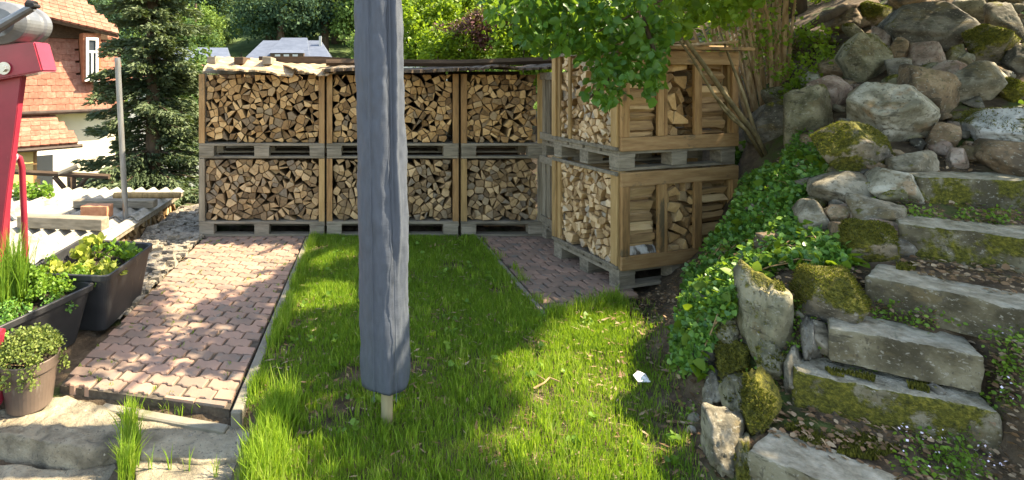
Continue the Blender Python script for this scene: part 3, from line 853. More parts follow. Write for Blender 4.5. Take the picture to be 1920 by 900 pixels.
# ---------------------------------------------------------------- roofs over the stacks
def wavy_sheet(name, x0, x1, y0, y1, zf, m, parent, th=0.012, nx=60, ny=10):
    mb = MB()
    for s in (0, 1):
        for j in range(ny + 1):
            for i in range(nx + 1):
                x = x0 + (x1 - x0) * i / nx; y = y0 + (y1 - y0) * j / ny
                yy = y + 0.03 * math.sin(i * 1.7) * (j == 0) + 0.012 * math.sin(i * .5 + 2) * (j == 0)
                mb.v.append((x, yy, zf(x, y) + s * th))
    N = (nx + 1) * (ny + 1)
    for j in range(ny):
        for i in range(nx):
            a = j * (nx + 1) + i
            mb.f.append((a, a + nx + 1, a + nx + 2, a + 1)); mb.f.append((N + a, N + a + 1, N + a + nx + 2, N + a + nx + 1))
    for i in range(nx):
        mb.f.append((i, i + 1, N + i + 1, N + i))
        a = ny * (nx + 1) + i
        mb.f.append((a + 1, a, N + a, N + a + 1))
    for j in range(ny):
        a = j * (nx + 1); mb.f.append((a + nx + 1, a, N + a, N + a + nx + 1))
        a = a + nx; mb.f.append((a, a + nx + 1, N + a + nx + 1, N + a))
    mb.m = [0] * len(mb.f)
    return mb.obj(name, m, parent, smooth=False)
ZT = 0.144 + lower_h + .004 + 0.144 + upper_h      # top of the back row
bark_roof = thing('board_roof', 'pale curling bark boards laid loosely on the left back crate', 'roof', (-0.95, 5.2, ZT))
rr = random.Random(3)
def loose_board(front, back, y0, y1, m, parent, th=.016, n=40):
    """sheet whose front edge and back edge follow two profiles"""
    def at(pr, t, Y):
        x = pr[0][0] + (pr[-1][0] - pr[0][0]) * t
        for i in range(len(pr) - 1):
            if x <= pr[i + 1][0] or i == len(pr) - 2:
                u = (x - pr[i][0]) / (pr[i + 1][0] - pr[i][0]); u = u * u * (3 - 2 * u)
                return P(x, pr[i][1] + (pr[i + 1][1] - pr[i][1]) * u, Y)
    mb = MB(); R_ = 6
    for s_ in (0, 1):
        for j in range(R_ + 1):
            for i in range(n + 1):
                f_ = at(front, i / n, y0 + .012 * math.sin(i * 1.3) + .01 * math.sin(i * .4)); b_ = at(back, i / n, y1)
                p = f_.lerp(b_, j / R_); p.z += -th * (1 - s_) + .004 * math.sin(i * .9 + j) ; mb.v.append(tuple(p))
    N = (n + 1) * (R_ + 1)
    for j in range(R_):
        for i in range(n):
            a = j * (n + 1) + i
            mb.f.append((a, a + n + 1, a + n + 2, a + 1)); mb.f.append((N + a, N + a + 1, N + a + n + 2, N + a + n + 1))
    for i in range(n):
        mb.f.append((i, i + 1, N + i + 1, N + i)); a = R_ * (n + 1) + i; mb.f.append((a + 1, a, N + a, N + a + 1))
    for j in range(R_):
        a = j * (n + 1); mb.f.append((a + n + 1, a, N + a, N + a + n + 1)); a += n; mb.f.append((a, a + n + 1, N + a + n + 1, N + a))
    mb.m = [0] * len(mb.f)
    o = mb.obj('roof_board', m, parent, world=True)
    bm = bmesh.new(); bm.from_mesh(o.data); bmesh.ops.recalc_face_normals(bm, faces=bm.faces); bm.to_mesh(o.data); bm.free()
    return o
pale = mat('pale_board', [(0.22, 0.14, 0.075), (0.38, 0.27, 0.16), (0.48, 0.38, 0.26)], (5, 20, 20), rough=.9, bump=.5, bdist=.006)
loose_board([(384, 125), (425, 129), (480, 131), (548, 141)], [(398, 109), (450, 112), (505, 114), (560, 124)], 4.83, 5.12, pale, bark_roof, .018)
loose_board([(398, 122), (470, 127), (520, 131)], [(404, 106), (470, 109), (520, 111)], 5.16, 5.6, M['roof_board'], bark_roof, .02)
loose_board([(548, 127), (575, 134), (604, 141), (618, 138), (642, 127), (668, 129), (696, 133)], [(520, 117), (560, 119), (610, 120), (650, 118), (670, 118), (684, 119), (696, 120)], 4.82, 5.25, pale, bark_roof, .012, 60)
loose_board([(380, 133), (500, 134), (690, 134)], [(384, 122), (500, 124), (690, 124)], 5.3, 5.75, M['wood_grey'], bark_roof, .03)
for k, (px, ww) in enumerate(((397, 22), (448, 18), (500, 22))):
    p = P(px, 112, 4.95)
    mb = MB(); mb.box(p.x - .042, p.x + .042, 4.93, 5.25, P(0, 121, 4.93).z, P(0, 107, 4.93).z, jit=0.006)
    o = mb.obj('wooden_block', M['dark_wood'] if k == 1 else M['wood_grey'], bevel=0.004); centre(o)
    tag(o, ['grey wood block weighing down the roof boards, nearest the spruce', 'dark wood block between two grey ones on the roof boards', 'grey round-edged wood block at the end of the dark roof beam'][k], 'wood block', 'blocks weighing down the roof')
o = MB(); o.tube([P(486, 113, 5.3), P(600, 113, 5.35), P(690, 118, 5.4)], [0.055, .055, .05], 4); o = o.obj('roof_beam', M['dark_wood']); centre(o); tag(o, 'long dark brown beam lying across the back of the crate roof', 'beam')
o = MB(); o.tube([P(668, 119, 5.08), P(672, 119, 5.6)], 0.022, 8); o = o.obj('round_rod', M['rubber']); centre(o); tag(o, 'black round rod end sticking out beside the parasol on the roof', 'rod')
felt = thing('felt_roof', 'brown sagging felt sheet roof over the crates right of the parasol', 'roof', (0.75, 5.2, ZT))
wavy_sheet('felt_sheet', -1.12, 0.30, -0.42, 0.60, lambda x, y: 0.020 + 0.010 * math.sin(x * 6) + 0.03 * (y + .4), M['felt'], felt, 0.03, 50, 8)
wavy_sheet('felt_sheet', 0.22, 1.25, -0.44, 0.55, lambda x, y: 0.035 + 0.03 * max(0, math.sin(x * 9.0 + 3)) + 0.06 * (x > .8) * (x - .8) + 0.02 * (y + .4), M['felt'], felt, 0.022, 50, 8)
for k in range(2):
    mb = MB(); mb.tube([(-1.1, -0.12 + k * .36, .115), (0.2, -0.11 + k * .36, .11), (1.2, -0.14 + k * .36, .14)], 0.035, 5); mb.obj('batten', M['dark_wood'], felt)
# boards on the front stack
ft = thing('plank_roof', 'rough planks with pale broken ends roofing the front crate stack', 'roof', (FO[0], FO[1], FZ), FA)
for k in range(5):
    mb = MB(); mb.box(-0.06 + random.uniform(-.05, .05), 1.12 + random.uniform(-.03, .06), -0.10 + k * .19, 0.07 + k * .19, 0.0 + 0.022 * (k % 2), 0.020 + 0.022 * (k % 2), jit=.006)
    mb.obj('plank', M['roof_board'] if k else M['wood_beam'], ft, bevel=.003)
for k in range(3):
    mb = MB(); mb.box(0.05 + k * .4, 0.16 + k * .4, -0.14, 0.8, 0.046, 0.07, jit=.006); mb.obj('batten', M['roof_board'], ft, bevel=.003)
# ---------------------------------------------------------------- rocks
def ico(sub):
    bm = bmesh.new(); bmesh.ops.create_icosphere(bm, subdivisions=sub, radius=1.0)
    V = np.array([v.co[:] for v in bm.verts]); Fc = np.array([[v.index for v in f.verts] for f in bm.faces])
    bm.free(); return V, Fc
ICO = {k: ico(k) for k in (3, 4, 5)}
def noise3(V, s, seed, octv=3):
    out = np.zeros(len(V)); o = Vector((seed * 3.7, seed * 1.3, -seed * 2.1))
    for i, v in enumerate(V):
        out[i] = mnoise.fractal(Vector(v) * s + o, 0.6, 2.1, octv)
    return out
def rock_mesh(name, w, d, h, seed, m, planes=9, sub=4, rough=0.05, rot=None, sharp=170.0):
    r = np.random.default_rng(seed)
    V, Fc = ICO[sub]
    if rot is not None:                       # explicit facets: (normal, distance)
        N = np.array([q[:3] for q in rot], float); D = np.array([q[3] for q in rot], float)
    else:
        fx = r.uniform(-.45, .45)
        L_ = [(fx, -.8, r.uniform(.45, 1.0), r.uniform(.34, .5)), (-fx * .8 + r.uniform(-.2, .2), -.8, -r.uniform(.35, .9), r.uniform(.38, .55)),
              (r.choice([-1, 1]) * .8, -.6, r.uniform(-.3, .3), r.uniform(.55, .75)), (r.uniform(-.3, .3), r.uniform(-.2, .3), 1, r.uniform(.62, .82)), (r.uniform(-.3, .3), 1, 0, .7), (r.uniform(-.4, .4), 0, -1, .7)]
        k0 = r.uniform(0, 6.28); ns = int(r.choice([4, 4, 5, 5]))
        for k in range(ns):
            a_ = k0 + 2 * math.pi * (k + r.uniform(-.36, .36)) / ns
            L_.append((math.cos(a_), r.uniform(-.55, .15), math.sin(a_), r.uniform(.48, .74)))
        for k in range(max(0, planes - 7)):
            v_ = r.normal(size=3); L_.append((v_[0], -abs(v_[1]), v_[2], r.uniform(.66, .86)))
        N = np.array([q[:3] for q in L_], float); D = np.array([q[3] for q in L_], float)
    N /= np.linalg.norm(N, axis=1)[:, None]
    dots = V @ N.T
    q = np.where(dots > 0.05, D / np.maximum(dots, 0.05), 9.0)
    rad = -np.log(np.exp(-sharp * q).sum(1)) / sharp
    rad = np.clip(rad, 0.3, 1.35)
    n = noise3(V, 1.5, seed) * rough * 1.3 + noise3(V, 4.0, seed + 5, 4) * rough * 1.1
    W = V * (rad + n)[:, None]
    lo, hi = W.min(0), W.max(0)
    W = (W - (lo + hi) / 2) / (hi - lo) * np.array([w, d, h])
    return rawmesh(name, W, Fc, 3, m, smooth=False)

def march(px, py, y0=1.4, y1=30, lift=0.0):
    Ys = np.arange(y0, y1, 0.01)
    X = (px - CX) * Ys / F; Z = CH - (py - CY) * Ys / F
    hh = H(X, Ys) + lift
    k = np.nonzero(Z <= hh)[0]
    return float(Ys[k[0]]) if len(k) else None

ROCKS = [  # x0,y0,x1,y1, material, planes, label
    (1580, 155, 1760, 293, 'rock_pale', 6, 'largest pale grey angular boulder in the middle of the heap', 0.0),
    (1518, 147, 1590, 215, 'rock_red', 7, 'pinkish blocky rock wedged against the left of the large pale boulder', 0),
    (1533, 238, 1665, 340, 'rock_moss', 8, 'big moss-covered rock below and left of the large pale boulder', 0),
    (1475, 168, 1556, 272, 'rock_green', 7, 'tall leaning slab with green moss left of the pinkish block', 0),
    (1400, 192, 1478, 268, 'rock_dark', 8, 'dark shaded rock at the foot of the shrub stems', 0),
    (1430, 165, 1482, 205, 'rock_green', 8, 'mossy capped stone directly under the shrub stems', 0),
    (1572, 70, 1663, 160, 'rock_green', 6, 'greenish square block above the large pale boulder', 0),
    (1532, 108, 1592, 153, 'rock_brown', 8, 'brown rounded rock left of the greenish square block', 0),
    (1503, 133, 1545, 168, 'rock_pale', 8, 'small pale lichen-spotted stone at the left edge of the heap', 0),
    (1655, 12, 1820, 100, 'rock_dark', 6, 'long dark grey slab lying across the top of the heap', 0),
    (1638, 50, 1682, 102, 'rock_red', 7, 'reddish tilted stone beside the long dark slab', 0),
    (1660, 74, 1706, 125, 'rock_brown', 8, 'brown shaded stone under the left end of the long dark slab', 0),
    (1662, 112, 1706, 160, 'rock_dark', 8, 'dark wedge stone right of the greenish square block', 0),
    (1698, 83, 1766, 132, 'rock_red', 6, 'pink and white pointed stone under the long dark slab', 0),
    (1688, 128, 1790, 230, 'rock_brown', 6, 'brown sloping slab leaning on the right of the large pale boulder', 0),
    (1735, 118, 1808, 170, 'rock_red', 7, 'flat-topped pink stone in the centre right of the heap', 0),
    (1783, 122, 1878, 202, 'rock_grey', 6, 'light grey angular rock right of the flat-topped pink stone', 0),
    (1812, 52, 1902, 130, 'rock_moss', 8, 'rounded rock with a thick yellow-green moss coat at the upper right', 0),
    (1773, 0, 1850, 42, 'rock_grey', 7, 'grey slab at the top edge of the heap above the mossy round rock', 0),
    (1850, 8, 1920, 85, 'rock_dark', 8, 'big dark rounded rock at the top right corner', 0),
    (1672, -22, 1745, 24, 'rock_brown', 7, 'brown stone on the crest above the long dark slab', 0),
    (1540, 18, 1630, 66, 'rock_brown', 9, 'reddish brown rock at the crest, beside the shrub', 0),
    (1610, 5, 1668, 52, 'rock_moss', 7, 'mossy diagonal stone on the crest left of the long dark slab', 0),
    (1582, 46, 1618, 76, 'rock_green', 9, 'small green stone on top of the greenish square block', 0),
    (1772, 86, 1812, 128, 'rock_green', 5, 'thin greenish splinter standing between pink and mossy rocks', 0),
    (1796, 100, 1826, 130, 'rock_pale', 7, 'small cream pointed stone beside the thin greenish splinter', 0),
    (1792, 205, 1960, 278, 'rock_white', 8, 'broad white lichen-covered rock with a yellow moss cap', 0),
    (1818, 270, 1960, 334, 'rock_brown', 9, 'rounded tan rock resting above the top step', 0),
    (1776, 281, 1814, 319, 'rock_red', 7, 'small brick-red cube-shaped stone above the top step', 0),
    (1733, 235, 1796, 290, 'rock_brown', 8, 'brown stone in shadow between the pale boulder and the lichen rock', 0),
    (1666, 286, 1752, 334, 'rock_grey', 6, 'grey slanting flat stone under the tip of the large pale boulder', 0),
    (1622, 323, 1722, 377, 'rock_pale', 9, 'speckled light stone left of the top step', 0),
    (1522, 326, 1642, 386, 'rock_grey', 8, 'dark grey flat rock among ivy left of the speckled light stone', 0),
    (1592, 378, 1692, 434, 'rock_grey', 9, 'grey stone with a moss spot left of the second step from the top', 0),
    (1548, 388, 1600, 424, 'rock_brown', 9, 'small brown stone between two grey rocks beside the ivy', 0),
    (1490, 380, 1552, 440, 'rock_grey', 9, 'grey rounded rock half grown over by ivy', 0),
    (1582, 424, 1676, 495, 'rock_moss', 10, 'round stone wholly covered in bright moss beside the second step from the top', 0),
    (1555, 416, 1622, 456, 'rock_brown', 9, 'ochre-topped stone left behind the round mossy stone', 0),
    (1487, 512, 1614, 602, 'rock_moss', 8, 'red-topped stone with a big moss cushion left of the third step', 0),
    (1505, 606, 1560, 655, 'rock_grey', 8, 'small grey wedge stone touching the left end of the middle step', 0),
    (1860, 150, 1935, 192, 'rock_moss', 9, 'low moss-topped stone at the right edge of the photo', 0),
    (1880, 84, 1950, 140, 'rock_dark', 8, 'dark brown stone in shade below the big rounded corner rock', 0),
    (1846, -30, 1925, 22, 'rock_moss', 8, 'moss-topped rock cut by the top right corner of the photo', 0),
    (1462, 62, 1540, 120, 'rock_green', 8, 'mossy brown boulder in shade behind the shrub stems', 0),
    (1750, 30, 1830, 70, 'rock_green', 7, 'greenish stone tucked behind the right end of the long dark slab', 0),
]
rock_info = []
HERO = [(-.10, -.62, .78, .38), (.42, -.66, -.66, .42), (-.62, -.55, -.55, .46), (.05, .1, 1, .62), (.72, -.1, .72, .66), (-.62, -.1, .78, .74), (-1, 0, .05, .88), (1, 0, -.15, .93), (0, 1, 0, .7), (.1, .2, -1, .95)]
for k, (x0, y0, x1, y1, mt, pl, lab, yo) in enumerate(ROCKS):
    cx_, cy_ = (x0 + x1) / 2, (y0 + y1) / 2
    Y = march(cx_, y0 + (y1 - y0) * 0.86)
    Y = (Y or 4.2)
    Y = min(Y, 5.6)
    phi = math.atan2(cx_ - CX, F)
    w = (x1 - x0) * (1.03 if k == 0 else 1.26) * Y * math.cos(phi) / F
    h = (y1 - y0) * (1.1 if k == 0 else 1.30) * Y / F
    d = max(0.55 * w, min(1.0 * w, 1.3 * h))
    Yc = Y + 0.12 * d
    h *= 0.94
    me = rock_mesh('rock', w, d, h, 900 + k, M[mt], planes=pl, sub=5 if w > 0.33 else 4, rough=0.022, rot=HERO if k == 0 else None)
    p = P(cx_, cy_, Yc)
    o = link('rock', me, None, (p.x, p.y, p.z))
    o.rotation_euler = (0, 0, -phi)
    tag(o, lab, 'rock', 'rocks of the heap beside the steps')
    rock_info.append((p, w, h))

# dry stone face under the ivy
wall = thing('stone_wall', 'low dry stone wall of mossy rocks holding the bank left of the steps', 'wall', (1.55, 2.3, 0))
WST = [(1376, 512, 1482, 705, 'rock_green', 5, 2.36), (1340, 645, 1418, 716, 'rock_moss', 9, 2.40), (1345, 708, 1418, 782, 'rock_green', 9, 2.24), (1316, 785, 1396, 905, 'rock_grey', 11, 2.02),
       (1396, 712, 1462, 832, 'rock_moss', 8, 2.05), (1464, 660, 1512, 756, 'rock_grey', 7, 2.08), (1318, 705, 1352, 770, 'rock_grey', 8, 2.38), (1330, 590, 1392, 655, 'rock_green', 8, 2.52),
       (1375, 832, 1412, 905, 'rock_green', 8, 1.93), (1296, 620, 1345, 690, 'rock_dark', 8, 2.62), (1420, 640, 1475, 720, 'rock_green', 8, 2.25),
       (1500, 600, 1540, 680, 'rock_dark', 8, 2.2)]
for k, (x0, y0, x1, y1, mt, pl, Y) in enumerate(WST):
    cx_, cy_ = (x0 + x1) / 2, (y0 + y1) / 2
    phi = math.atan2(cx_ - CX, F)
    Y = march(cx_, cy_ + (y1 - y0) * .15) or Y
    w = (x1 - x0) * 1.15 * Y * math.cos(phi) / F; h = (y1 - y0) * 1.1 * Y / F
    me = rock_mesh('stone', w, max(0.22, 0.8 * w), h, 1500 + k, M[mt], planes=pl, sub=4, rough=0.06)
    p = P(cx_, cy_, Y + 0.02)
    o = link('stone', me, wall, (p.x - 1.55, p.y - 2.3, p.z)); o.rotation_euler = (0, 0, -phi)

# small rubble in the gaps of the heap
rub = random.Random(21)
cnt = 0
while cnt < 110:
    px, py = rub.uniform(1500, 1920), rub.uniform(10, 470)
    if py > 300 and px > 1700: continue
    if px < 1560 and py < 130: continue
    if px < 1520 and py > 300: continue
    Y = march(px, py)
    if not Y or Y > 6: continue
    s = rub.uniform(0.05, 0.15)
    kind_ = rub.choice(['rock_grey', 'rock_brown', 'rock_dark', 'rock_green', 'rock_dark', 'rock_brown', 'rock_red'])
    col_ = {'rock_grey': 'grey', 'rock_brown': 'brown', 'rock_dark': 'dark grey', 'rock_green': 'greenish', 'rock_red': 'reddish'}[kind_]
    me = rock_mesh('rubble_stone', s * 1.3, s, s * .8, 2000 + cnt, M[kind_], planes=6, sub=3, rough=.05)
    p = P(px, py, Y)
    o = link('rubble_stone', me, None, (p.x, p.y, p.z + s * .15)); o.rotation_euler = (rub.uniform(-.6, .6), rub.uniform(-.6, .6), rub.uniform(0, 6))
    best = min(ROCKS, key=lambda q: math.hypot((q[0] + q[2]) / 2 - px, (q[1] + q[3]) / 2 - py))
    wd_ = best[6].split(); e_ = next((i for i, w0 in enumerate(wd_) if w0 in ('rock', 'stone', 'boulder', 'slab', 'block', 'splinter', 'cushion')), 5)
    dx_, dy_ = px - (best[0] + best[2]) / 2, py - (best[1] + best[3]) / 2
    side_ = ('right of' if dx_ > 0 else 'left of') if abs(dx_) > abs(dy_) * 1.2 else ('below' if dy_ > 0 else 'above')
    tag(o, ('small ' if s > .085 else 'tiny ') + col_ + ' rubble stone just ' + side_ + ' the ' + ' '.join(wd_[:e_ + 1]), 'stone', 'rubble between the rocks')
    cnt += 1

# ---------------------------------------------------------------- slabs and steps
def slab_mesh(name, poly, z, th, m, amp=0.012, edge=0.012, n=96, rings=18, seed=0, wob=0.02, tilt=None):
    poly = [Vector((p[0], p[1])) for p in poly]
    L = [(poly[(i + 1) % len(poly)] - poly[i]).length for i in range(len(poly))]
    T = sum(L); ring = []
    for k in range(n):
        s = T * k / n; i = 0
        while s > L[i]: s -= L[i]; i += 1
        ring.append(poly[i].lerp(poly[(i + 1) % len(poly)], s / L[i]))
    c = sum(ring, Vector((0, 0))) / n
    vs = []; 
    sc = [0.04, .12, .2, .28, .36, .44, .52, .6, .67, .74, .8, .86, .91, .95, 0.98, 1.0]
    cols = [(s, 0.0) for s in sc[:-2]] + [(0.985, -edge * .25), (1.0, -edge)]
    side = [(1.0, -edge - (th - edge) * t) for t in (.12, .3, .5, .75, 1.0)]
    for s, dz in cols + side:
        for k, q in enumerate(ring):
            p = c + (q - c) * s
            v = Vector((p.x, p.y, 0))
            a = mnoise.fractal(Vector((p.x * 5, p.y * 5, seed)), .7, 2, 4) * amp + mnoise.fractal(Vector((p.x * 26, p.y * 26, seed)), .8, 2, 3) * amp * .45
            if s >= 0.98:
                wv = mnoise.fractal(Vector((p.x * 4, p.y * 4, seed + 9 + dz * 6)), .7, 2, 4) * wob
                d = (q - c).normalized()
                p = p + d * wv
            zz = z + dz + a * (1 if dz > -th * .5 else .4)
            if tilt: zz += tilt[0] * (p.x - c.x) + tilt[1] * (p.y - c.y)
            vs.append((p.x, p.y, zz))
    R_ = len(cols) + len(side); fs = []
    for i in range(R_ - 1):
        for k in range(n):
            a = i * n + k; b = i * n + (k + 1) % n
            fs.append((a, a + n, b + n, b))
    vs.append((c.x, c.y, z + mnoise.fractal(Vector((c.x * 5, c.y * 5, seed)), .7, 2, 4) * amp))
    ci = len(vs) - 1
    mb = MB(); mb.add(vs, fs)
    mb.add([], [])
    for k in range(n):
        mb.f.append((k, (k + 1) % n, ci)); mb.m.append(0)
    me = mb.mesh(m, name, smooth=True)
    bm = bmesh.new(); bm.from_mesh(me); bmesh.ops.recalc_face_normals(bm, faces=bm.faces); bm.to_mesh(me); bm.free()
    return me

def gp(lst, z): return [(G(x, y, z).x, G(x, y, z).y) for x, y in lst]
def slab_thing(label, px, z, th, m, seed, **kw):
    o = link('stone_slab', slab_mesh('stone_slab', gp(px, z), z, th, m, seed=seed, **kw))
    centre(o); tag(o, label, 'stone slab', 'rough stone slabs in front of the brick path')
    return o
slab_thing('rough sandstone slab at the bottom left, the plant pot standing on its edge', [(-110, 800), (-60, 775), (60, 752), (125, 738), (205, 760), (248, 798), (236, 828), (150, 842), (60, 824), (-20, 812), (-110, 826)], -0.04, 0.13, M['sandstone'], 1, amp=0.016, edge=0.02, wob=0.03)
slab_thing('lower sandstone ledge cut by the bottom left corner of the photo', [(-110, 872), (0, 868), (120, 880), (236, 866), (246, 900), (240, 985), (-110, 985)], -0.125, 0.12, M['sandstone'], 2, amp=0.010, edge=0.02, wob=0.02)
slab_thing('flat sandstone slab with a shaded upper half, right of the grass tuft', [(254, 788), (330, 780), (400, 792), (500, 812), (497, 850), (380, 866), (262, 858)], -0.065, 0.09, M['sandstone'], 3, amp=0.008, edge=0.012, wob=0.012)
slab_thing('bright sandstone slab at the bottom edge of the photo, left of the lawn', [(252, 862), (380, 868), (497, 858), (500, 905), (485, 990), (250, 990)], -0.082, 0.09, M['sandstone'], 4, amp=0.008, edge=0.012, wob=0.012)

stairs = thing('garden_staircase', 'worn mossy stone steps climbing the bank at the right', 'stairs', (1.9, 2.1, 0))
def step(fl, fr, z, tread, th, m, seed, lab, back_shift=0.0, ext=0.0):
    a = G(fl[0], fl[1], z); b = G(fr[0], fr[1], z)
    d = (b - a).normalized(); nrm = Vector((-d.y, d.x, 0))
    if nrm.y < 0: nrm = -nrm
    b = b + d * ext
    mid = a.lerp(b, .5) - nrm * 0.012
    poly = [(a.x, a.y), (mid.x, mid.y), (b.x, b.y), (b.x + nrm.x * tread, b.y + nrm.y * tread), (a.x + nrm.x * tread + d.x * back_shift, a.y + nrm.y * tread + d.y * back_shift)]
    me = slab_mesh('stone_step', poly, z, th, m, amp=0.009, edge=0.012, seed=seed, wob=0.013, n=150)
    me.transform(Matrix.Translation((-1.9, -2.1, 0)))
    o = link('stone_step', me, stairs); o['label'] = lab
    return a, b, nrm
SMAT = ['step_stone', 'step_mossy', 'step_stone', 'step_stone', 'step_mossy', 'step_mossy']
SLAB = ['lowest step cut by the bottom edge, moss at the back', 'second step with a thick moss coat on its rounded front', 'clean pale-edged middle step', 'fourth step with a worn edge painted brighter as skylit', 'fifth step with a dark mossy front', 'topmost step below the tan rock']
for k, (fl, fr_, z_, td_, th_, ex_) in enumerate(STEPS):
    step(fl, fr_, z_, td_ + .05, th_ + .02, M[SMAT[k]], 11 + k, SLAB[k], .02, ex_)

# ---------------------------------------------------------------- leaves
def fr(n):                       # random unit vectors
    v = rng.normal(size=(n, 3)); return v / np.linalg.norm(v, axis=1)[:, None]
T_LEAF = (np.array([(0, 0, 0), (.36, .32, .07), (.27, .72, .06), (0, 1, -.08), (-.27, .72, .06), (-.36, .32, .07)]), np.array([(0, 1, 2, 3), (0, 3, 4, 5)]))
T_IVY = (np.array([(0, 0, 0), (.52, .12, .05), (.40, .62, .04), (0, 1, -.06), (-.40, .62, .04), (-.52, .12, .05)]), np.array([(0, 1, 2, 3), (0, 3, 4, 5)]))
T_QUAD = (np.array([(-.5, 0, 0), (.5, 0, 0), (.4, 1, 0), (-.4, 1, 0)]) * 1.0, np.array([(0, 1, 2, 3)]))
T_DIA = (np.array([(0, 0, 0), (.4, .5, .05), (0, 1, 0), (-.4, .5, .05)]), np.array([(0, 1, 2, 3)]))
T_NEED = (np.array([(0, 0, 0), (.13, .4, 0), (0, 1, 0), (-.13, .4, 0)]), np.array([(0, 1, 2, 3)]))
def leaf_arrays(pos, ax, nm, size, T, attr):
    tv, tf = T
    ax = ax / np.linalg.norm(ax, axis=1)[:, None]
    sd = np.cross(ax, nm); sd /= np.maximum(np.linalg.norm(sd, axis=1)[:, None], 1e-6)
    nn = np.cross(sd, ax)
    size = np.broadcast_to(np.asarray(size, float), (len(pos),))
    V = pos[:, None, :] + size[:, None, None] * (tv[None, :, 0:1] * sd[:, None, :] + tv[None, :, 1:2] * ax[:, None, :] + tv[None, :, 2:3] * nn[:, None, :])
    n, k = len(pos), len(tv)
    Fc = (np.arange(n) * k)[:, None, None] + tf[None]
    return V.reshape(-1, 3), Fc.reshape(-1, tf.shape[1]), np.repeat(attr, k)
def join_arrays(lst):
    Vs, Fs, As, b = [], [], [], 0
    for V, Fc, A in lst:
        Vs.append(V); Fs.append(Fc + b); As.append(A); b += len(V)
    return np.vstack(Vs), np.vstack(Fs), np.concatenate(As)
def leaf_obj(name, arrs, m, parent=None, loc=None):
    V, Fc, A = join_arrays(arrs) if isinstance(arrs, list) else arrs
    if loc is not None: V = V - np.array(loc)
    return link(name, rawmesh(name, V, Fc, Fc.shape[1], m, A), parent, loc if parent is None else None)
def clump(centers, rad, per, size, T, up=0.4, down=0.0, attr_c=None, flat=1.0):
    """leaves in soft balls around centres"""
    n = len(centers) * per
    C_ = np.repeat(centers, per, 0)
    r_ = np.repeat(np.broadcast_to(rad, (len(centers),)), per)
    o = fr(n) * (rng.random(n) ** (1 / 2.2))[:, None] * r_[:, None]; o[:, 2] *= flat
    nm = fr(n) + np.array([0, 0, up]); ax = fr(n) + np.array([0, 0, -down])
    a = rng.random(n) * 0.6 + np.repeat(rng.random(len(centers)) if attr_c is None else attr_c, per) * 0.4
    return leaf_arrays(C_ + o, ax, nm, size * rng.uniform(.6, 1.25, n), T, a)

# ---------------------------------------------------------------- lawn
def in_poly(x, y, poly):
    ins = np.zeros(x.shape, bool); n = len(poly); j = n - 1
    for i in range(n):
        xi, yi = poly[i]; xj, yj = poly[j]
        c = ((yi > y) != (yj > y)) & (x < (xj - xi) * (y - yi) / (yj - yi + 1e-12) + xi)
        ins ^= c; j = i
    return ins
def vn(x, y, s, o=0.0):         # cheap smooth noise 0..1
    return 0.5 + 0.5 * (np.sin(x * s + 2.1 * np.sin(y * s * .7 + o) + o) * np.sin(y * s * 1.1 + 1.7 * np.sin(x * s * .6 - o)))
def blades(x, y, z, h, w, lean=0.5, attr=None):
    n = len(x)
    a = rng.uniform(0, 2 * np.pi, n); l = rng.uniform(0.1, 1, n) ** 1.3 * lean * h
    dx, dy = np.cos(a), np.sin(a)
    b = rng.uniform(0, 2 * np.pi, n); sx, sy = np.cos(b) * w / 2, np.sin(b) * w / 2
    p0 = np.stack([x - sx, y - sy, z - .004], 1); p1 = np.stack([x + sx, y + sy, z - .004], 1)
    mx, my = x + dx * l * .35, y + dy * l * .35
    p2 = np.stack([mx + sx * .85, my + sy * .85, z + h * .6], 1); p3 = np.stack([mx - sx * .85, my - sy * .85, z + h * .6], 1)
    tx, ty = x + dx * l, y + dy * l
    p4 = np.stack([tx + sx * .12, ty + sy * .12, z + h], 1); p5 = np.stack([tx - sx * .12, ty - sy * .12, z + h], 1)
    V = np.stack([p0, p1, p2, p3, p4, p5], 1).reshape(-1, 3)
    i = np.arange(n)[:, None, None] * 6
    Fc = (i + np.array([[(0, 1, 2, 3), (3, 2, 4, 5)]])).reshape(-1, 4)
    return V, Fc, np.repeat(attr if attr is not None else rng.random(n), 6)
lawn_poly = [(-0.36, 1.2), (-0.40, 2.1), (-0.47, 2.33), (-0.56, 2.42), (-0.478, 4.93), (1.09, 4.93), (1.165, 3.32), (1.25, 3.28), (1.55, 3.42), (1.80, 3.62), (2.0, 3.6), (1.92, 3.3), (1.74, 2.95), (1.66, 2.67), (1.56, 2.45), (1.42, 2.25), (1.30, 1.97), (1.2, 1.2)]
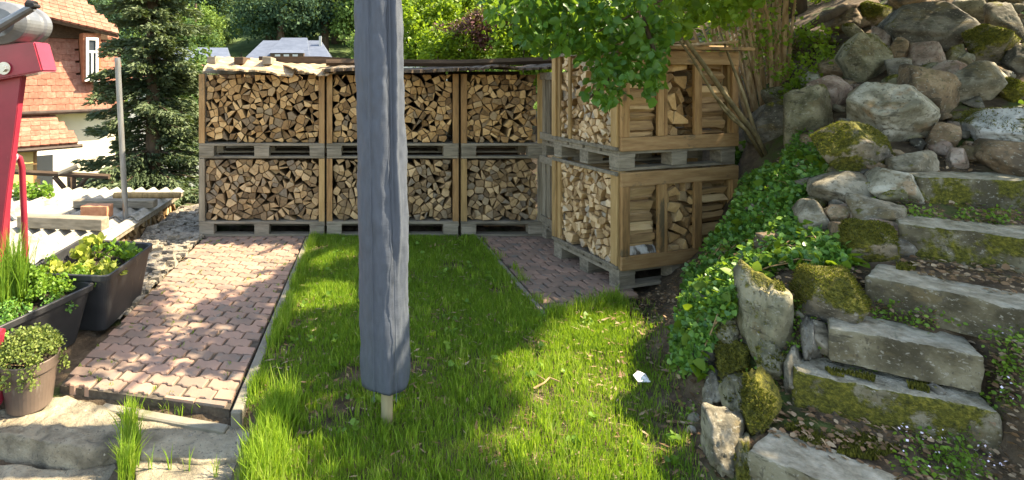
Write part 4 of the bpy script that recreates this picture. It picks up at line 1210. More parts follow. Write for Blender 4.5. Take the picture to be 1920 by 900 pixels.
def lawn(N, hfun):
    x = rng.uniform(-.6, 2.05, N); y = rng.uniform(1.2, 4.95, N)
    ok = in_poly(x, y, lawn_poly)
    x, y = x[ok], y[ok]
    den = 0.66 + 0.8 * vn(x, y, 5.3, 1.0) * vn(x, y, 2.1, 4.0) + 0.25 * vn(x, y, 16, 2)
    den *= np.where((x > 0.30) & (y < 2.9), 0.75, 1.0)
    fade = np.clip((1.40 + (y - 1.97) * 0.33 - x) / 0.28, 0.06, 1)      # thins out towards the wall
    den *= fade
    bare = vn(x, y, 8.5, 7.0) * vn(x + 3, y, 3.4, 2.0)
    den = np.where(bare > 0.64, den * 0.15, den)
    den = np.where((vn(x, y, 13.0, 4.0) * vn(x, y, 6.0, 1.0) > .7), den * .4, den)
    ok = rng.random(len(x)) < den
    x, y = x[ok], y[ok]
    z = H(x, y) + 0.0
    n = len(x)
    h = hfun(x, y) * rng.uniform(.45, 1.25, n)
    w = rng.uniform(.0018, .0040, n) * np.where(y < 2.5, 1.0, 1.25)
    attr = np.clip(0.18 + 0.5 * vn(x, y, 3.1, 9.0) * rng.random(n) + .45 * rng.random(n) ** 2.2 + (rng.random(n) < .05) * .5, 0, 1)
    return blades(x, y, z, h, w, 0.7, attr)
arrs = [lawn(230000, lambda x, y: 0.020 + 0.028 * vn(x, y, 4.2, 3.0) + 0.012 * (y < 2.4))]
# tufts and taller edges
def tuft(cx_, cy_, r_, n, h, z=None):
    x = cx_ + rng.normal(0, r_, n); y = cy_ + rng.normal(0, r_, n)
    zz = H(x, y) if z is None else np.full(n, z)
    return blades(x, y, zz, h * rng.uniform(.5, 1.2, n), rng.uniform(.003, .006, n), 0.55, np.clip(.3 + .6 * rng.random(n), 0, 1))
for k in range(230):
    x = random.uniform(-.5, 1.25); y = random.uniform(1.9, 4.8) if k % 3 else random.uniform(1.9, 2.5)
    arrs.append(tuft(x, y, 0.02, 20, random.uniform(.05, .085)))
for k in range(70):        # edge by the sandstone slab and kerbs
    y = random.uniform(1.85, 2.42); arrs.append(tuft(-0.385 + random.uniform(-.03, .06), y, 0.022, 34, random.uniform(.10, .16)))
for k in range(90):
    t_ = random.random(); arrs.append(tuft(-0.53 + t_ * .05 + random.uniform(0, .05), 2.45 + 2.4 * t_, 0.018, 22, random.uniform(.06, .10)))
for k in range(60):
    t_ = random.random(); arrs.append(tuft(1.12 + random.uniform(-.06, .0), 3.3 + 1.6 * t_, 0.015, 12, random.uniform(.03, .05)))
for k in range(60):
    t_ = random.random(); arrs.append(tuft(1.2 + .62 * t_, 3.30 + .30 * t_ + random.uniform(-.05, .03), 0.025, 22, random.uniform(.05, .10)))
lw = leaf_obj('lawn_grass', arrs, M['grass']); lw['kind'] = 'stuff'
n = 5200                       # dry straw lying flat between the blades
x = rng.uniform(-.5, 1.7, n); y = rng.uniform(1.3, 4.9, n); ok = in_poly(x, y, lawn_poly) & (rng.random(n) < .25 + vn(x, y, 8.5, 7.0)); x, y = x[ok], y[ok]; n = len(x)
V_, F_, A_ = leaf_arrays(np.stack([x, y, np.full(n, .006) + rng.random(n) * .012], 1), fr(n) * np.array([1, 1, .12]), np.array([0, 0, 1]) + rng.normal(0, .2, (n, 3)), rng.uniform(.02, .06, n), T_NEED, rng.random(n))
o = link('dry_straw', rawmesh('dry_straw', V_, F_, 4, M['litter'], A_)); o['kind'] = 'stuff'
arrs = []
for k in range(26):        # tuft line between the two sandstone slabs
    py = random.uniform(790, 900); g = G(242 + random.uniform(-8, 8), py, -0.09)
    arrs.append(tuft(g.x, g.y, 0.014, 24, random.uniform(.09, .17), -0.095))
for k in range(24):
    g = G(random.uniform(225, 430), random.uniform(762, 785), -0.08); arrs.append(tuft(g.x, g.y, 0.02, 12, random.uniform(.05, .09), -0.085))
for px, py in ((318, 880), (353, 880), (282, 880), (404, 893), (462, 895)):
    g = G(px, py, -0.08); arrs.append(tuft(g.x, g.y, 0.004, 5, .10, -0.085))
g2 = leaf_obj('joint_grass', arrs, M['grass']); g2['kind'] = 'stuff'

# raised moss cushions on the mossy stones and steps
def moss_fuzz(o, n, zmin=.25, thr=.45, size=.012, front=False):
    me = o.data; me.calc_loop_triangles()
    nv = len(me.vertices); co = np.empty(nv * 3, np.float32); me.vertices.foreach_get('co', co); co = co.reshape(-1, 3).astype(float)
    nt_ = len(me.loop_triangles); tr_ = np.empty(nt_ * 3, np.int32); me.loop_triangles.foreach_get('vertices', tr_); tr_ = tr_.reshape(-1, 3)
    A_, B_, C__ = co[tr_[:, 0]], co[tr_[:, 1]], co[tr_[:, 2]]
    nn = np.cross(B_ - A_, C__ - A_); ar = np.linalg.norm(nn, axis=1); nn = nn / np.maximum(ar, 1e-12)[:, None]
    wgt = ar * ((nn[:, 2] > zmin) if not front else (nn[:, 1] < -.25) & (nn[:, 2] > -.5))
    if wgt.sum() <= 0: return
    k = rng.choice(nt_, n, p=wgt / wgt.sum()); u = rng.random((n, 2)); f = u.sum(1) > 1; u[f] = 1 - u[f]
    p = A_[k] + (B_[k] - A_[k]) * u[:, :1] + (C__[k] - A_[k]) * u[:, 1:]
    ok = vn(p[:, 0] + p[:, 2], p[:, 1] - p[:, 2] * .7, 17, len(me.vertices) % 7) + .35 * vn(p[:, 0], p[:, 2] * 1.3, 41, 2) > thr
    p, nr = p[ok], nn[k][ok]; n = len(p)
    if n == 0: return
    ax = nr + rng.normal(0, .45, (n, 3)); V_, F_, A2_ = leaf_arrays(p - nr * .002, ax, fr(n), size * rng.uniform(.5, 1.2, n), T_FUZZ, rng.random(n))
    q = link('moss', rawmesh('moss', V_, F_, 4, M['moss'], A2_), o if o.parent is None else o); q['kind'] = 'stuff'
T_FUZZ = (np.array([(-.16, 0, 0), (.16, 0, 0), (.10, 1, 0), (-.10, 1, 0)]), np.array([(0, 1, 2, 3)]))
for o in list(C.objects):
    if o.type != 'MESH' or not o.data.materials: continue
    mn = o.data.materials[0].name
    base_ = o.name.split('.')[0]
    if base_ in ('rock', 'stone') and mn == 'rock_moss': moss_fuzz(o, 3200, .1, .40)
    elif base_ in ('rock', 'stone') and mn in ('rock_green', 'rock_white'): moss_fuzz(o, 1200, .55, .75)
    elif base_ == 'stone_step' and mn == 'step_mossy': moss_fuzz(o, 9000, .0, .62, .011, front=True)

arrs = []                      # moss and weeds in the path joints
for k in range(260):
    v_ = rng.random(); x = -1.5 + rng.random() * .92; y = 2.5 + v_ * 2.4
    x = round((x + 1.5) / .08) * .08 - 1.5 + rng.normal(0, .004)
    if vn(np.array([x]), np.array([y]), 5.0, 3.0)[0] < .45: continue
    arrs.append(tuft(x, y, 0.007, 7, random.uniform(.008, .022), -0.008))
jw = leaf_obj('joint_weeds', arrs, M['grass']); jw['kind'] = 'stuff'
# ---------------------------------------------------------------- parasol in its cover
par = thing('parasol', 'closed parasol in a long blue-grey cover standing on the lawn', 'parasol', (0.105, 2.29, 0))
def cover():
    rows, cols = 150, 96
    z0, z1 = 0.178, 2.42
    vs = []
    for j in range(rows + 1):
        t = j / rows; z = z0 + (z1 - z0) * t
        lean = -0.030 * (z - z0) / 1.7
        base = 0.099 + 0.002 * math.sin(t * 4)
        if z > 2.25: base *= max(0.35, 1 - (z - 2.25) * 3.2)
        if j < 3: base *= (0.965, .985, 1.0)[j]
        for i in range(cols):
            a = 2 * math.pi * i / cols
            # a big pleat with a sharp crease on the right front, softer folds elsewhere
            r = base * (1 + 0.03 * math.sin(2 * a + 1 + t * 2) + 0.018 * math.sin(5 * a + t * 5) * (0.3 + t))
            da = (a - R(-52) - .05 * mnoise.noise(Vector((z * 3, 8.1, 0))) + math.pi) % (2 * math.pi) - math.pi
            cr = math.exp(-abs(da / 0.16) ** 1.2) * 0.026 * sm(np.array((t - .12) / .2))
            da2 = (a - R(-64) - .10 * mnoise.fractal(Vector((z * 5, 3.1, 0)), .7, 2, 3) + math.pi) % (2 * math.pi) - math.pi
            r += cr - math.exp(-(da2 / 0.10) ** 2) * 0.024 * min(1, max(0, (t - .25) * 4))
            da3 = (a - R(-118) + math.pi) % (2 * math.pi) - math.pi
            r -= math.exp(-(da3 / 0.09) ** 2) * 0.012 * min(1, max(0, (t - .55) * 4))
            r += 0.004 * mnoise.fractal(Vector((math.cos(a) * 2.2, math.sin(a) * 2.2, z * 9)), .7, 2, 4)
            r += 0.007 * mnoise.fractal(Vector((math.cos(a) * 1.3 + 4, math.sin(a) * 1.3, z * 2.6)), .7, 2, 3)
            r += 0.0016 * mnoise.fractal(Vector((math.cos(a) * 5, math.sin(a) * 5, z * 34)), .6, 2, 3)
            r *= 1 + 0.075 * math.cos(4 * (a + R(4))) * (1 - .3 * t)
            vs.append((lean + r * math.cos(a), r * math.sin(a) * .92, z + (0.006 * math.sin(3 * a + 1) if j == 0 else 0)))
    fs = [(j * cols + i, j * cols + (i + 1) % cols, (j + 1) * cols + (i + 1) % cols, (j + 1) * cols + i) for j in range(rows) for i in range(cols)]
    mb = MB(); mb.add(vs, fs)
    mb.f.append(tuple(range(rows * cols, (rows + 1) * cols))); mb.m.append(0)
    mb.f.append(tuple(range(cols - 1, -1, -1))); mb.m.append(0)
    return mb.obj('cover', M['cover'], par, smooth=True)
cover()
mb = MB()
for a in (-118, -66):
    pts = [(-0.030 * (z - .145) / 1.7 + 0.1085 * math.cos(R(a)), .108 * .9 * math.sin(R(a)) - .001, z) for z in np.linspace(.15, 2.2, 20)]
    mb.tube(pts, 0.0022, 4)
mb.obj('seam', M['cover'], par)

mb = MB(); mb.tube([(0.008, 0, -.1), (0.008, 0, .20)], 0.026, 14); mb.obj('pole', mat('pole_wood', [(0.24, 0.2, 0.11), (0.33, 0.28, 0.16)], (20, 20, 4), bump=.1), par, smooth=True)

# ---------------------------------------------------------------- plastic tubs
def tub(label, A, B, Cc, D, rim, z0=0.0):
    pts = [Vector((p[0], p[1])) for p in (A, B, Cc, D)]
    c = sum(pts, Vector((0, 0))) / 4
    t = thing('plastic_tub', label, 'planter tub', (c.x, c.y, z0), 0, 'black plastic planter tubs')
    def ring(scale, off, z, rc=0.05, n=6):
        out = []
        q = [(p - c) for p in pts]
        q = [v * scale + v.normalized() * off for v in q]
        for i in range(4):
            p, a, b = q[i], q[i - 1], q[(i + 1) % 4]
            d1 = (a - p).normalized(); d2 = (b - p).normalized()
            for k in range(n + 1):
                s = k / n
                # quadratic corner
                p1 = p + d1 * rc; p2 = p + d2 * rc
                out.append(tuple((p1 * (1 - s) ** 2 + p * 2 * s * (1 - s) + p2 * s * s)) + (z,))
        return out
    h = rim - z0
    prof = [(0.80, 0, 0.0), (0.81, 0, 0.012), (0.965, 0, h - .035), (0.965, 0.018, h - .034), (0.965, 0.022, h - .004), (0.965, 0.018, h), (0.965, 0.004, h), (0.965, -0.004, h - .006), (0.955, -.006, h - .04), (0.80, -.006, 0.02)]
    rings = [ring(s, o, z) for s, o, z in prof]
    n = len(rings[0]); vs = [v for r_ in rings for v in r_]; fs = []
    for i in range(len(rings) - 1):
        for k in range(n):
            a = i * n + k; b = i * n + (k + 1) % n
            fs.append((a, b, b + n, a + n))
    mb = MB(); mb.add(vs, fs); mb.f.append(tuple(range(n - 1, -1, -1))); mb.m.append(0)
    o = mb.obj('tub_body', M['tub'], t)
    sr = ring(0.95, -0.01, h - 0.075)
    mb = MB(); mb.add(sr, [tuple(range(len(sr)))]); mb.obj('soil', M['soil'], t)
    return t, c, pts
t1, c1, q1 = tub('far black plastic tub with lettuce seedlings, beside the brick path', (-1.47, 3.64), (-1.50, 3.04), (-2.04, 3.10), (-2.04, 3.74), 0.36)
t2, c2, q2 = tub('near black plastic tub with parsley and chives, cut by the left edge', (-1.57, 3.04), (-1.79, 2.46), (-2.36, 2.66), (-2.12, 3.24), 0.32)
def herb(label, cat, name, pts, h, n, size, m, T=T_LEAF, spread=.05, upb=.6, base=True):
    """pts: list of (x, y, z) plant bases"""
    arr = []; st = MB()
    for (x, y, z) in pts:
        k = n
        c = np.array([[x, y, z + h * .6]])
        cs = c + rng.normal(size=(6, 3)) * np.array([spread, spread, h * .28])
        arr.append(clump(cs, spread * .7, max(2, k // 6), size, T, up=upb))
        for q in cs[:4]:
            st.tube([(x, y, z - .01), ((x + q[0]) / 2, (y + q[1]) / 2, z + h * .35), tuple(q)], [.0022, .0018, .001], 4)
    V, Fc, A = join_arrays(arr)
    loc = (float(np.mean([p[0] for p in pts])), float(np.mean([p[1] for p in pts])), float(min(p[2] for p in pts)))
    t = thing(name, label, cat, loc)
    V = V - np.array(loc)
    link('leaves', rawmesh('leaves', V, Fc, Fc.shape[1], m, A), t)
    st.obj('stems', M['leaf_herb'], t, world=True)
    return t
def lerp4(q, u, v):
    a = q[3].lerp(q[0], u); b = q[2].lerp(q[1], u)
    return a.lerp(b, v)
S1, S2 = 0.285, 0.245
def pl(q, u, v, z): p = lerp4(q, u, v); return (p.x, p.y, z)
herb('yellow-green lettuce seedlings in a row at the front of the far tub', 'lettuce', 'lettuce_plants', [pl(q1, .15 + .1 * k, .68 + .06 * math.sin(k), S1) for k in range(8)], .06, 70, .032, M['leaf_lettuce'], T_IVY, .035)
herb('bright green seedling edge of the far tub, in front of the lettuce', 'seedlings', 'seedlings', [pl(q1, .12 + .1 * k, .86, S1) for k in range(8)], .04, 150, .016, M['leaf_herb'], T_LEAF, .035)
herb('pale cabbage seedling with broad leaves at the back of the far tub', 'cabbage', 'cabbage_plant', [pl(q1, .34, .30, S1), pl(q1, .30, .38, S1)], .11, 40, .055, M['leaf_lettuce'], T_IVY, .045)
herb('dark leafy seedling in the back right corner of the far tub', 'salad plant', 'salad_plant', [pl(q1, .6, .2, S1), pl(q1, .74, .26, S1), pl(q1, .86, .4, S1)], .10, 60, .045, M['leaf_herb'], T_LEAF, .05)
herb('curly green parsley filling the middle of the near tub', 'parsley', 'parsley_plant', [pl(q2, u, v, S2) for u, v in ((.35, .15), (.5, .25), (.62, .12), (.4, .4), (.6, .42), (.75, .3), (.3, .28), (.2, .12))], .13, 420, .022, M['leaf_herb'], T_DIA, .06)
herb('low dark weeds along the front rim of the near tub', 'weeds', 'tub_weeds', [pl(q2, u, v, S2) for u, v in ((.8, .5), (.85, .25), (.7, .65), (.5, .7), (.85, .75), (.6, .85))], .06, 160, .018, M['leaf_ivy'], T_LEAF, .05)
ch = [];
for k in range(30):
    p = Vector((G(20, 575, S2).x + random.gauss(0, .05), G(20, 575, S2).y + random.gauss(0, .05)))
    n = 14; x = p.x + rng.normal(0, .012, n); y = p.y + rng.normal(0, .012, n)
    ch.append(blades(x, y, np.full(n, S2), rng.uniform(.22, .44, n), rng.uniform(.004, .006, n), .28, rng.random(n)))
chv = leaf_obj('chives', ch, M['leaf_herb']); centre(chv); tag(chv, 'tall chives standing upright at the left edge of the photo, in the near tub', 'chives')
# pot
gpt = G(27, 786, -0.035)
pt = thing('plant_pot', 'brown plastic plant pot at the lower left corner of the path', 'plant pot', (gpt.x, gpt.y + .11, -0.035))
mb = MB(); mb.lathe([(0.0, 0), (0.092, 0), (0.096, .006), (0.118, .185), (0.126, .187), (0.129, .235), (0.125, .238), (0.119, .235), (0.115, .19), (0.0, .19)], 40)
mb.obj('pot_body', M['pot'], pt, smooth=False)
mb = MB(); mb.lathe([(0.0, .205), (0.118, .205)], 24); mb.obj('soil', M['soil'], pt)
arr = []
cs = []
for k in range(150):
    a = random.uniform(0, 6.28); r_ = math.sqrt(random.random()) * .135
    cs.append((gpt.x + r_ * math.cos(a), gpt.y + .11 + r_ * math.sin(a) * .95, .215 + .075 * (1 - (r_ / .15) ** 2) + random.uniform(-.02, .02)))
for a in (-1.2, -.9, -1.7, -2.2, .3):
    for k in range(3):
        cs.append((gpt.x + (.135 + .008 * k) * math.cos(a), gpt.y + .11 + (.135 + .006 * k) * math.sin(a), .19 - .03 * k))
arr.append(clump(np.array(cs), .028, 34, .0135, T_DIA, up=.8))
th = thing('thyme_plant', 'bushy small-leaved herb spilling over the rim of the brown pot', 'herb plant', (gpt.x, gpt.y + .11, .17))
V, Fc, A = join_arrays(arr); V = V - np.array(th.location)
link('leaves', rawmesh('leaves', V, Fc, 4, M['leaf_thyme'], A), th)
mb = MB()
for k in range(40):
    c = cs[random.randrange(len(cs))]; mb.tube([(gpt.x + random.uniform(-.05, .05), gpt.y + .11 + random.uniform(-.05, .05), .17), c], [.0016, .001], 4)
mb.obj('stems', M['stem_tan'], th, world=True)

# ---------------------------------------------------------------- galvanised pole and red machine
gp_ = P(240, 446, 4.88); gt_ = P(220, 108, 4.88)
o = MB(); o.tube([(gp_.x, gp_.y, -.2), (gt_.x, gt_.y, gt_.z)], 0.026, 14); o = o.obj('metal_pole', M['galv'], smooth=False); centre(o)
tag(o, 'slim galvanised steel pole standing behind the far tub', 'pole')
mc = thing('wood_winch', 'red painted steel lifting machine with a grey winch head, cut by the left edge', 'machine', (-2.3, 3.0, 0))
def prism(poly, Y, th, name, m, parent, bevel=0.004):
    mb = MB(); n = len(poly)
    a = [P(x, y, Y) for x, y in poly]; b = [v + Vector((0, th, 0)) for v in a]
    mb.add(a + b, [tuple(range(n)), tuple(range(2 * n - 1, n - 1, -1))] + [(k, k + n, (k + 1) % n + n, (k + 1) % n) for k in range(n)])
    o = mb.obj(name, m, parent, world=True)
    bm = bmesh.new(); bm.from_mesh(o.data); bmesh.ops.recalc_face_normals(bm, faces=bm.faces)
    if bevel: bmesh.ops.bevel(bm, geom=list(bm.edges), offset=bevel, segments=2, affect='EDGES')
    bm.to_mesh(o.data); bm.free()
    return o
prism([(-70, 138), (41, 138), (33, 200), (22, 290), (8, 400), (-6, 520), (-70, 800)], 3.0, .05, 'mast', M['red'], mc)
prism([(-90, 92), (64, 78), (80, 134), (35, 142), (-90, 166)], 2.94, .15, 'bracket', M['red'], mc, .008)
p = P(8, 128, 2.93); mb = MB(); mb.tube([p, p + Vector((0, -.006, 0))], .036, 20); mb.tube([p, p + Vector((0, -.022, 0))], .021, 6); mb.obj('bolt', M['bolt'], mc, world=True)
prism([(8, 78), (30, 74), (36, 60), (12, 62)], 3.0, .06, 'cap', M['red'], mc, .004)
p = P(-12, 42, 2.9); mb = MB(); prof = [(0, 0), (.10, 0), (.145, .03), (.15, .05), (.15, .15), (.138, .158), (.138, .2), (.15, .21), (.15, .26), (.12, .29), (0, .29)]
ns = 40
for r_, yy in prof:
    for k in range(ns):
        a = 2 * math.pi * k / ns; mb.v.append((p.x + r_ * 1.18 * math.cos(a), p.y + yy, p.z + r_ * .84 * math.sin(a)))
for i in range(len(prof) - 1):
    for k in range(ns):
        a = i * ns + k; b = i * ns + (k + 1) % ns; mb.f.append((a, b, b + ns, a + ns)); mb.m.append(0)
mb.obj('winch_drum', M['metal_grey'], mc, world=True)
pa_, pb_ = P(-10, 55, 2.86), P(62, 13, 2.80)
mb = MB(); mb.tube([pa_, pb_], [.030, .022], 10); mb.obj('lever', M['metal_grey'], mc, world=True)
mb = MB(); mb.tube([pb_ - Vector((.03, 0, -.018)), pb_ + Vector((.012, 0, .006))], [.024, .026], 12); mb.tube([pb_ + Vector((.012, -.03, .006)), pb_ + Vector((.012, .03, .006))], .012, 10)
mb.obj('grip', M['rubber'], mc, world=True)
hp = [P(x, y, Y) for x, y, Y in ((10, 480, 3.2), (13, 400, 3.2), (17, 320, 3.22), (21, 298, 3.24), (28, 291, 3.26), (36, 296, 3.28), (41, 312, 3.3), (45, 400, 3.34), (48, 512, 3.38))]
hp.append(Vector((hp[-1].x, hp[-1].y, 0.0)))
mb = MB(); mb.tube(hp, .019, 12); mb.obj('tube_handle', M['red'], mc, True, world=True)
p = P(29, 293, 3.22); mb = MB(); mb.lathe([(.016, 0), (.030, 0), (.034, .006), (.030, .012), (.016, .012)], 18)
mb.v = [(p.x + a, p.y + c - .03, p.z + b) for a, b, c in mb.v]; mb.obj('eyelet', mat('pale_pink', [(0.6, 0.4, 0.42), (0.75, 0.55, 0.56)], 8, rough=.5), mc, world=True)
# base frame and wheel at the very edge
mb = MB(); mb.box(-2.2, -1.76, 2.42, 2.50, 0.0, 0.07); mb.box(-2.3, -2.2, 2.4, 3.1, 0.0, 0.07); mb.obj('base_frame', M['red'], mc, world=True, bevel=.006)
w_ = P(-22, 737, 2.36)
tr = MB(); ns = 28
for r_, yy in ((.045, -.03), (.085, -.035), (.10, -.02), (.10, .02), (.085, .035), (.045, .03)):
    for k in range(ns):
        a = 2 * math.pi * k / ns; tr.v.append((w_.x + yy * .9, w_.y + r_ * math.cos(a), w_.z + r_ * math.sin(a)))
for i in range(6):
    for k in range(ns):
        a = (i % 6) * ns + k; b = (i % 6) * ns + (k + 1) % ns; c_ = ((i + 1) % 6) * ns
        tr.f.append((a, b, c_ + (k + 1) % ns, c_ + k)); tr.m.append(0)
tr.obj('wheel', M['red'], mc, world=True)
p0_, p1_ = P(-40, 620, 2.45), P(5, 625, 2.45)
mb = MB(); mb.tube([p0_, p1_], .022, 12); mb.tube([(p1_.x - .01, p1_.y, p1_.z), (p1_.x - .04, p1_.y, .05)], .018, 10); mb.obj('foot_bar', M['red'], mc, world=True)

# ---------------------------------------------------------------- corrugated shed roof
shed = thing('wood_shed', 'low shed roofed with pale corrugated sheets, below the path level', 'shed', (-2.9, 4.9, 0))
ZS = 0.19
per = 0.145
def corr(x0, x1, y0, y1, z, name):
    nx = int((x1 - x0) / per * 10); mb = MB()
    for s in (0, 1):
        for y in (y0, y1):
            for i in range(nx + 1):
                x = x0 + (x1 - x0) * i / nx
                mb.v.append((x, y, z + .022 * math.cos(2 * math.pi * x / per) - s * .007 + (y - y0) * -0.004))
    n = nx + 1
    for i in range(nx):
        mb.f.append((i, i + 1, n + i + 1, n + i)); mb.f.append((2 * n + i, 3 * n + i, 3 * n + i + 1, 2 * n + i + 1))
        mb.f.append((i, 2 * n + i, 2 * n + i + 1, i + 1)); mb.f.append((n + i, n + i + 1, 3 * n + i + 1, 3 * n + i))
    mb.f.append((0, n, 3 * n, 2 * n)); mb.f.append((nx, 2 * n + nx, 3 * n + nx, n + nx))
    mb.m = [0] * len(mb.f)
    return mb.obj(name, M['fibre'], shed, world=True)
corr(-4.45, -2.10, 3.75, 4.92, ZS, 'corrugated_sheet')
corr(-4.45, -2.10, 4.84, 6.1, ZS + .012, 'corrugated_sheet')
# timber edge and stacked firewood below
mb = MB(); mb.box(-2.17, -2.115, 3.8, 6.1, ZS - .075, ZS - .03); mb.obj('edge_beam', M['wood_grey'], shed, world=True)
mb = MB(); mb.box(-4.4, -2.35, 3.85, 3.95, -2.3, ZS - .04); mb.obj('end_wall', M['dark_wood'], shed, world=True)
mb = MB(); mb.box(-4.4, -2.35, 6.0, 6.1, -2.3, ZS - .04); mb.obj('end_wall', M['dark_wood'], shed, world=True)
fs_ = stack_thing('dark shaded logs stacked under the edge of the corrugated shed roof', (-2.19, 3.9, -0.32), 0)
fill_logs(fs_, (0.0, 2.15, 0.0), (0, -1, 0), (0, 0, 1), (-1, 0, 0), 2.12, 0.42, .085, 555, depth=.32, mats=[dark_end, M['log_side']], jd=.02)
def beam(label, p0, p1, w, h, m, name='timber_beam', z=None, rnd_=False):
    mb = MB()
    a, b = Vector(p0), Vector(p1)
    if rnd_:
        mb.tube([a + (b - a) * t for t in (0, .3, .6, 1)], [w, w * 1.05, w * .97, w * .9], 12)
    else:
        d = (b - a).normalized(); s = Vector((-d.y, d.x, 0)) * w / 2; u = Vector((0, 0, h))
        vs = [a - s, a + s, b + s, b - s]; vs += [v + u for v in vs]
        mb.add(vs, [(3, 2, 1, 0), (4, 5, 6, 7), (0, 1, 5, 4), (1, 2, 6, 5), (2, 3, 7, 6), (3, 0, 4, 7)])
    o = mb.obj(name, m, bevel=0 if rnd_ else .006); centre(o); tag(o, label, 'beam', 'beams lying on the corrugated roof'); return o
zr = ZS + .024
beam('nearest grey timber beam on the corrugated roof, with the brick on its end', G(40, 424, zr), G(198, 430, zr), .11, .10, M['wood_grey'])
beam('middle grey timber beam on the corrugated roof', G(142, 388, zr), G(292, 388, zr), .11, .075, M['wood_grey'])
beam('thin farthest timber on the corrugated roof beside the spruce', G(214, 367, zr + .035), G(338, 366, zr + .035), .035, .05, M['wood_tan_v'], rnd_=True)
b_ = G(165, 414, zr + .012)
mb = MB(); mb.box(b_.x - .125, b_.x + .125, b_.y + .10, b_.y + .22, zr, zr + .115, jit=.002)
o = mb.obj('brick', M['brick'], bevel=.004); centre(o); tag(o, 'orange perforated brick lying on the corrugated roof behind the nearest beam', 'brick')

# timber frame with braces beyond the shed
tf = thing('timber_frame', 'dark timber handrail frame with a braced post in front of the pale house', 'timber frame', (-3.6, 6.4, -2.3))
Yf = 6.4
def tb(pts, r_, name, m=None, n=6): mb = MB(); mb.tube([P(x, y, Yf) for x, y in pts], r_, n); return mb.obj(name, m or M['dark_wood'], tf, world=True)
tb([(-60, 319), (20, 322), (125, 327), (205, 331)], .036, 'rail_beam')
tb([(134, 331), (136, 390), (138, 700)], .052, 'post')
tb([(102, 331), (132, 366)], .030, 'brace'); tb([(163, 332), (138, 364)], .030, 'brace')
tb([(112, 326), (148, 311)], .036, 'cross_piece', M['wood_grey'], 8)
tb([(70, 336), (73, 420), (75, 700)], .03, 'post', M['wood_tan_v'])
# plant pot on the frame
hp_ = thing('balcony_plant', 'leafy green plant in a grey pot beyond the red tube', 'potted plant', tuple(P(60, 404, 5.7)))
mb = MB(); mb.lathe([(0, 0), (.085, 0), (.12, .20), (.128, .20), (.128, .225), (.11, .225)], 20); mb.obj('pot', M['metal_grey'], hp_)
cs = np.array([tuple(P(random.uniform(20, 90), random.uniform(352, 378), 5.7 + random.uniform(-.15, .15))) for k in range(30)])
V, Fc, A = clump(cs, .06, 24, .05, T_LEAF, up=.5); V = V - np.array(hp_.location); link('leaves', rawmesh('leaves', V, Fc, 4, M['leaf_herb'], A), hp_)

# ---------------------------------------------------------------- house
HR = math.atan2(.64, .77); HO = Vector((-5.98, 12.5, -2.4))
house = thing('house', 'house with a red tiled mansard roof and cream walls at the left', 'house', HO, HR)
ca, sa = math.cos(HR), math.sin(HR)
def HL(px, py, c):            # photo ray met with the house plane y_local = c -> local x, z
    d = Vector(((px - CX) / F, 1, -(py - CY) / F)); nrm = Vector((-sa, ca, 0))
    o_ = Vector((0, 0, CH)) - HO
    t = (c - o_.dot(nrm)) / d.dot(nrm)
    p = o_ + d * t
    return (ca * p.x + sa * p.y, p.z)
def hbox(x0, x1, y0, y1, z0, z1, name, m, par_=None):
    mb = MB(); mb.box(x0, x1, y0, y1, z0, z1); return mb.obj(name, m, par_ or house)
zg = HL(190, 204, -.30)[1]                  # gutter height (local)
ze = HL(205, 68, .30)[1]                    # upper eave
XL = -7.0
hbox(XL, 0.0, 0.0, 6.0, 0.0, zg - .02, 'wall', M['plaster'])
xy = HL(100, 300, -.03)[0]
hbox(XL, xy + .02, -.03, -.005, 0.0, zg - .12, 'wall_panel', M['plaster_yellow'])
hbox(XL - .1, .12, -.28, 0.06, zg - .10, zg - .05, 'soffit', M['plaster'])
mb = MB(); mb.tube([(XL, -.36, zg - .03), (.15, -.36, zg - .03)], .05, 10); mb.obj('gutter', M['gutter'], house)
# mansard body (behind the tiles)
mb = MB(); vs = [(XL, -.27, zg), (0.05, -.27, zg), (-.08, .33, ze + .1), (XL, .33, ze + .1), (XL, 6, zg), (.05, 6, zg), (-.08, 5.6, ze + .1), (XL, 5.6, ze + .1)]
mb.add(vs, [(0, 1, 2, 3), (5, 4, 7, 6), (1, 5, 6, 2), (4, 0, 3, 7), (3, 2, 6, 7), (0, 4, 5, 1)]); mb.obj('roof_body', M['dark_wood'], house)
def tile_me(w, l):
    mb = MB(); pr = [(-w / 2, 0.012), (-w / 4, .002), (0, 0), (w / 4, .002), (w / 2, .012)]
    t = .045; n = 5
    vs = [(x, y, -t) for x, y in pr] + [(w / 2, l, -t), (-w / 2, l, -t)] + [(x, y, 0) for x, y in pr] + [(w / 2, l, 0), (-w / 2, l, 0)]
    fs = [tuple(range(6, -1, -1)), tuple(range(7, 14))] + [(k, (k + 1) % 7, (k + 1) % 7 + 7, k + 7) for k in range(7)]
    mb.add(vs, fs); return mb.mesh(M['roof_tile'], 'roof_tile')
TM = tile_me(.168, .25)
tiles_left = [300]
